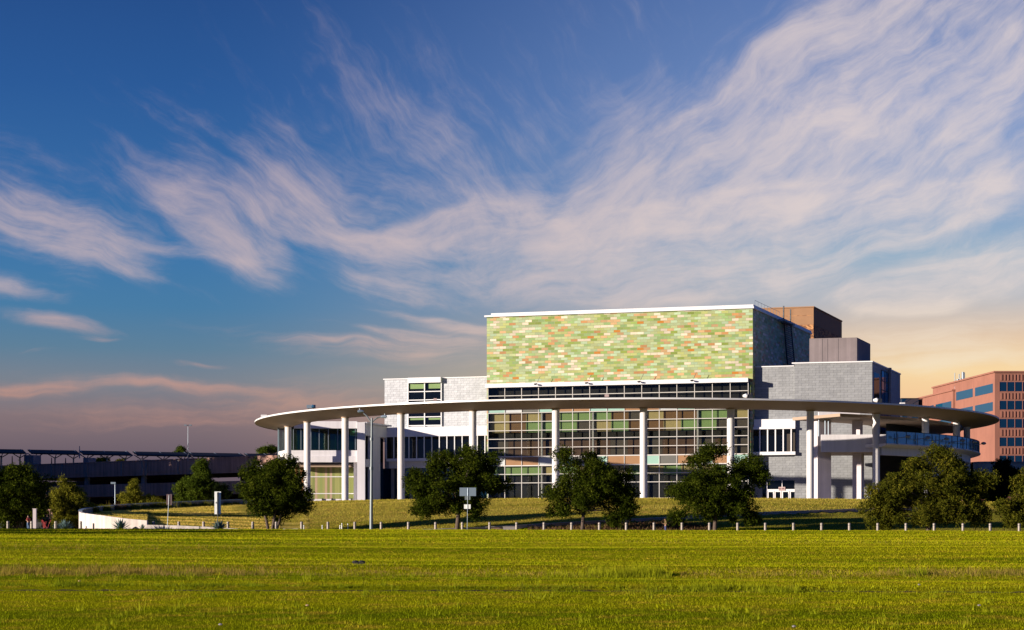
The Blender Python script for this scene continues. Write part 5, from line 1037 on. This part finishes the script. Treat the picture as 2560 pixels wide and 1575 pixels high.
tree('shade_tree', 'very large dark tree at the left picture edge', (40, 1328), 232, [(40, 1240, 80, 70), (0, 1200, 50, 46), (50, 1178, 26, 22), (95, 1215, 34, 36), (90, 1270, 44, 40), (10, 1290, 60, 30), (-40, 1240, 60, 80)], 112, 1.12, 46800, 'leaf_dark', [(0, 0, .3), (10, 14, .16)], 17, .3, group='trees in front of the garage')
tree('cedar_tree', 'yellow green rounded cedar right of the largest left tree', (175, 1315), 240, [(172, 1265, 42, 48), (175, 1218, 26, 26), (150, 1250, 24, 26), (200, 1245, 20, 24), (215, 1280, 24, 26), (150, 1295, 26, 22)], 60, .8, 26000, 'leaf_yellow', [(0, 0, .2)], 18, .26, group='trees in front of the garage')
tree('cedar_tree', 'small yellow green pointed cedar beside the small street light', (332, 1290), 272, [(335, 1240, 34, 28), (334, 1215, 15, 20), (318, 1250, 22, 20), (365, 1248, 22, 18), (385, 1256, 14, 10)], 34, .7, 13000, 'leaf_yellow', [(0, 0, .15)], 19, .26, group='trees in front of the garage')
tree('cypress_tree', 'dense dark green pointed tree before the garage deck', (490, 1275), 290, [(492, 1220, 44, 40), (505, 1178, 22, 24), (508, 1163, 12, 14), (470, 1240, 28, 24), (520, 1215, 26, 36), (455, 1225, 14, 10)], 60, .95, 28000, 'leaf_green', [(0, 0, .2)], 20, .3, group='trees in front of the garage')
tree('young_tree', 'small dark bush joined to the right of the green pointed tree', (552, 1270), 288, [(552, 1226, 18, 20), (560, 1240, 18, 14)], 14, .7, 5000, 'leaf_shade', [(0, 0, .1)], 21, .26, group='trees in front of the garage')
tree('dark_tree', 'dark shaded tree right of the terrace below the beige wall', (2512, 1262), 330, [(2512, 1205, 36, 40), (2510, 1165, 22, 18), (2545, 1215, 30, 34), (2480, 1225, 22, 30), (2500, 1240, 50, 20)], 50, 1.2, 20000, 'leaf_shade', [(0, 0, .25)], 22, .42, zb_=EYE + 5)
tree('small_tree', 'round shrubby tree under the yellow green cedar', (195, 1322), 231, [(185, 1305, 22, 14), (150, 1310, 22, 10)], 16, .55, 5000, 'leaf_warm', [(0, 0, .08)], 23, .24)
tree('far_tree', 'small tree top rising over the garage beside the tall lamp', (452, 1160), 430, [(452, 1126, 13, 8)], 8, .7, 1600, 'leaf_green', [(0, 0, .12)], 24, .4, zb_=EYE + 13, group='far tree tops beyond the garage')
tree('far_tree', 'tree top visible left of the pavilion glass', (672, 1180), 420, [(675, 1124, 22, 12), (655, 1130, 16, 8)], 14, .8, 3000, 'leaf_green', [(0, 0, .15)], 25, .4, zb_=EYE + 10, group='far tree tops beyond the garage')
tree('far_tree', 'pale thin tree top above the parapet under the solar canopy', (255, 1180), 430, [(255, 1152, 17, 7)], 10, .6, 1500, 'leaf_green', [(0, 0, .12)], 26, .4, zb_=EYE + 10, group='far tree tops beyond the garage')
tree('far_tree', 'low tree top just left of the smallest canopy post', (302, 1180), 430, [(303, 1154, 12, 5)], 6, .5, 700, 'leaf_yellow', [(0, 0, .1)], 27, .4, zb_=EYE + 10, group='far tree tops beyond the garage')
tree('far_tree', 'wide low row of foliage seen through the garage deck', (265, 1225), 432, [(235, 1203, 22, 12), (285, 1202, 30, 12), (370, 1200, 26, 10)], 26, 1.1, 7000, 'leaf_yellow', [(0, 0, .2)], 28, .45, zb_=EYE + 6, group='far tree tops beyond the garage')
tree('sapling', 'thin sapling left of the person in the ground cover', (1545, 1326), 219, [(1540, 1308, 16, 14), (1535, 1292, 10, 8)], 10, .45, 1800, 'leaf_dark', [(0, 0, .04)], 29, .22)
tree('sapling', 'bushy sapling right of the person in olive shirt', (1690, 1326), 220, [(1692, 1312, 12, 12), (1690, 1300, 8, 8)], 9, .42, 1500, 'leaf_warm', [(0, 0, .04)], 30, .22)
big = [(-98, 318), (-103, 327), (-108, 336), (-113, 345), (-118, 354), (-123, 364), (-128, 374), (-134, 384), (-140, 396), (-147, 408)]  # dense tree row added out of view to cast shade on the garage
for k, (x_, y_) in enumerate(big):
    px_ = 1280 + F * x_ / y_; py_ = YH - F * (13.5) / y_
    tree('unseen_tree', 'unseen tall dark tree added to shade the garage, ' + ('nearest', 'second', 'third', 'fourth', 'fifth', 'sixth', 'seventh', 'eighth', 'ninth', 'farthest')[k], (px_, 1300), y_, [(px_ - 8, py_ - 60, 112, 140), (px_, py_ + 90, 104, 90)], 34, 3.2, 16000, 'leaf_shade', [(0, 0, .4)], 160 + k, 1.5, zb_=EYE + 2, group='unseen tall trees added to shade the garage')
for k, (x_, y_) in enumerate(((-69, 150), (-73, 163), (-77, 176), (-80, 188))):
    px_ = 1280 + F * x_ / y_
    tree('unseen_tree', ('nearest', 'second', 'third', 'farthest')[k] + ' of the dark trees beside the field outside the left edge', (px_, 1330), y_, [(px_, YH - F * 5.0 / y_, 160, 150)], 44, 1.6, 14000, 'leaf_shade', [(0, 0, .25)], 77 + k, .7, group='dark trees beside the field outside the left edge')
# red yucca stalks
for k, (px, lb) in enumerate(((110, 'red stalked yucca between the gate post and the agaves'), (118, 'taller red stalked yucca left of the agaves'))):
    g = pt(px, 1326, 222); g.z = float(gz(g.x, g.y)); t_ = thing('yucca', lb, 'yucca', g, 'red stalked yuccas'); mb = MB()
    for i in range(5): a = random.uniform(-.5, .5); mb.tube([g, g + Vector((a * .6, 0, .6)), g + Vector((a * 1.6, 0, 1.0 + .2 * k))], .02, 4)
    mb.build('stalk', 'red_plastic', t_); mb = MB()
    for i in range(14): a = random.uniform(-1, 1); mb.quad([g + Vector((-.02, 0, 0)), g + Vector((.02, 0, 0)), g + Vector((a * .5, .1, .45))])
    mb.build('leaf', 'agave_leaf', t_)

# ------------------------------------------------------------------ people
def skin_obj(name, verts, edges, radii, material, parent, sub=2):
    me = bpy.data.meshes.new(name); me.from_pydata(verts, edges, []); o = bpy.data.objects.new(name, me); C.objects.link(o)
    o.modifiers.new('skin', 'SKIN'); sk = me.skin_vertices[0].data if me.skin_vertices else None
    if sk is None: bpy.context.view_layer.objects.active = o; sk = me.skin_vertices[0].data
    for i, r_ in enumerate(radii): sk[i].radius = (r_, r_) if not isinstance(r_, tuple) else r_
    sk[0].use_root = True; s_ = o.modifiers.new('sub', 'SUBSURF'); s_.levels = sub; s_.render_levels = sub
    dg = bpy.context.evaluated_depsgraph_get(); m2 = bpy.data.meshes.new_from_object(o.evaluated_get(dg)); bpy.data.objects.remove(o)
    m2.materials.clear(); m2.materials.append(M[material]); m2.polygons.foreach_set('use_smooth', [True] * len(m2.polygons)); o = bpy.data.objects.new(name, m2); C.objects.link(o); o.parent = parent; return o
def person(label, loc, rz, shirt, pants, cap, phone=True):
    t_ = thing('person', label, 'person', loc)
    # facing -X in local space; arms bent, hands in front of the chest
    J = {'pel': (0, 0, .95), 'spn': (.0, 0, 1.15), 'chs': (.0, 0, 1.36), 'nck': (-.02, 0, 1.49), 'hd0': (-.04, 0, 1.56), 'hd1': (-.06, 0, 1.65), 'hd2': (-.06, 0, 1.71)}
    vs_ = [J[k] for k in J]; rd = [(.15, .12), (.135, .11), (.17, .12), .055, .065, .088, .06]; ed = [(i, i + 1) for i in range(6)]
    for sgn in (-1, 1):
        n = len(vs_); vs_ += [(.0, .19 * sgn, 1.40), (.04, .23 * sgn, 1.12), (-.2, .12 * sgn, 1.14), (-.27, .075 * sgn, 1.17), (-.31, .06 * sgn, 1.18)]; rd += [.06, .045, .034, .026, .03]; ed += [(2, n)] + [(n + i, n + i + 1) for i in range(4)]
        for f in range(5): m_ = len(vs_); y0 = (.06 - .018 * f) * sgn; vs_ += [(-.35, y0 + .02 * sgn, 1.19), (-.38 if f < 4 else -.35, y0 + .01 * sgn, 1.205)]; rd += [.009, .008]; ed += [(n + 4, m_), (m_, m_ + 1)]
        n = len(vs_); vs_ += [(0, .1 * sgn, .88), (-.02, .11 * sgn, .5), (.02, .12 * sgn, .09), (-.12, .13 * sgn, .04)]; rd += [.085, .055, .038, .035]; ed += [(0, n)] + [(n + i, n + i + 1) for i in range(3)]
    skin_obj('body', vs_, ed, rd, 'skin', t_, 1)
    vs_ = [(0, 0, .93), (0, 0, 1.15), (0, 0, 1.36), (-.01, 0, 1.45)]; rd = [(.17, .135), (.155, .13), (.19, .135), .08]; ed = [(0, 1), (1, 2), (2, 3)]
    for sgn in (-1, 1): n = len(vs_); vs_ += [(.0, .2 * sgn, 1.40), (.04, .235 * sgn, 1.16)]; rd += [.078, .065]; ed += [(2, n), (n, n + 1)]
    skin_obj('shirt', vs_, ed, rd, shirt, t_, 2)
    vs_ = [(0, 0, .97)]; rd = [(.16, .13)]; ed = []
    for sgn in (-1, 1): n = len(vs_); vs_ += [(0, .1 * sgn, .86), (-.02, .11 * sgn, .5), (.02, .12 * sgn, .12)]; rd += [.105, .078, .06]; ed += [(0, n), (n, n + 1), (n + 1, n + 2)]
    skin_obj('trousers', vs_, ed, rd, pants, t_, 2)
    mb = MB(); mb.ball((-.045, 0, 1.70), (.105, .09, .075), 14, 8)
    if cap: mb.hexa([(-.25, -.06, 1.66), (-.12, -.08, 1.69), (-.12, .08, 1.69), (-.25, .06, 1.66), (-.25, -.06, 1.675), (-.12, -.08, 1.705), (-.12, .08, 1.705), (-.25, .06, 1.675)])
    o = mb.build('cap' if cap else 'hair', 'black_cloth', None, True); o.parent = t_
    mb = MB()
    for sgn in (-1, 1): mb.ball((-.145, .033 * sgn, 1.635), .012, 8, 5)
    mb.ball((-.155, 0, 1.605), (.018, .014, .02), 8, 5); mb.box(-.146, -.138, -.025, .025, 1.565, 1.573); o = mb.build('face', 'skin', None, True); o.parent = t_
    mb = MB()
    for sgn in (-1, 1): mb.ball((-.06, .125 * sgn, .045), (.14, .05, .05), 10, 6)
    o = mb.build('shoes', 'white_shoe', None, True); o.parent = t_
    if phone:
        mb = MB(); mb.hexa([Vector((-.36, y_, 1.19)) + Vector((dx, 0, dz)) for (dx, dz) in ((0, 0), (-.05, .13)) for y_ in (0,) for _ in (0,)][:0] or [(-.37, -.035, 1.2), (-.36, -.035, 1.2), (-.36, .035, 1.2), (-.37, .035, 1.2), (-.42, -.035, 1.33), (-.41, -.035, 1.33), (-.41, .035, 1.33), (-.42, .035, 1.33)])
        o = mb.build('phone', 'black_cloth', None, False); o.location = Vector(loc); tag(o, 'dark phone held by the person in olive shirt', 'phone'); o.rotation_euler = (0, 0, rz)
    t_.rotation_euler = (0, 0, rz); return t_
g = pt(1664, 1330, 214.5); person('standing person in olive shirt, blue jeans and dark cap looking down at a phone', (g.x, g.y, pt(0, 1295.5, 214.5).z - 1.775), R(14), 'olive_shirt', 'denim', True)
g = pt(71, 1326, 224); person('person in red shirt and light jeans under the large left tree', (g.x, g.y, float(gz(g.x, g.y))), R(-30), 'red_shirt', 'light_denim', False, False)
# leaning black pole light by the grey wing
g = pt(2108, 1249, 285); t_ = thing('path_light', 'small black leaning pole with a head before the grey wall', 'path light', g); mb = MB(); tp = pt(2103, 1231, 285); mb.tube([g, tp], .05, 6); mb.build('pole', 'dark_metal', t_); mb = MB(); mb.tube([tp + Vector((-.25, 0, .05)), tp + Vector((.12, 0, -.02))], .09, 8); mb.build('head', 'dark_metal', t_)
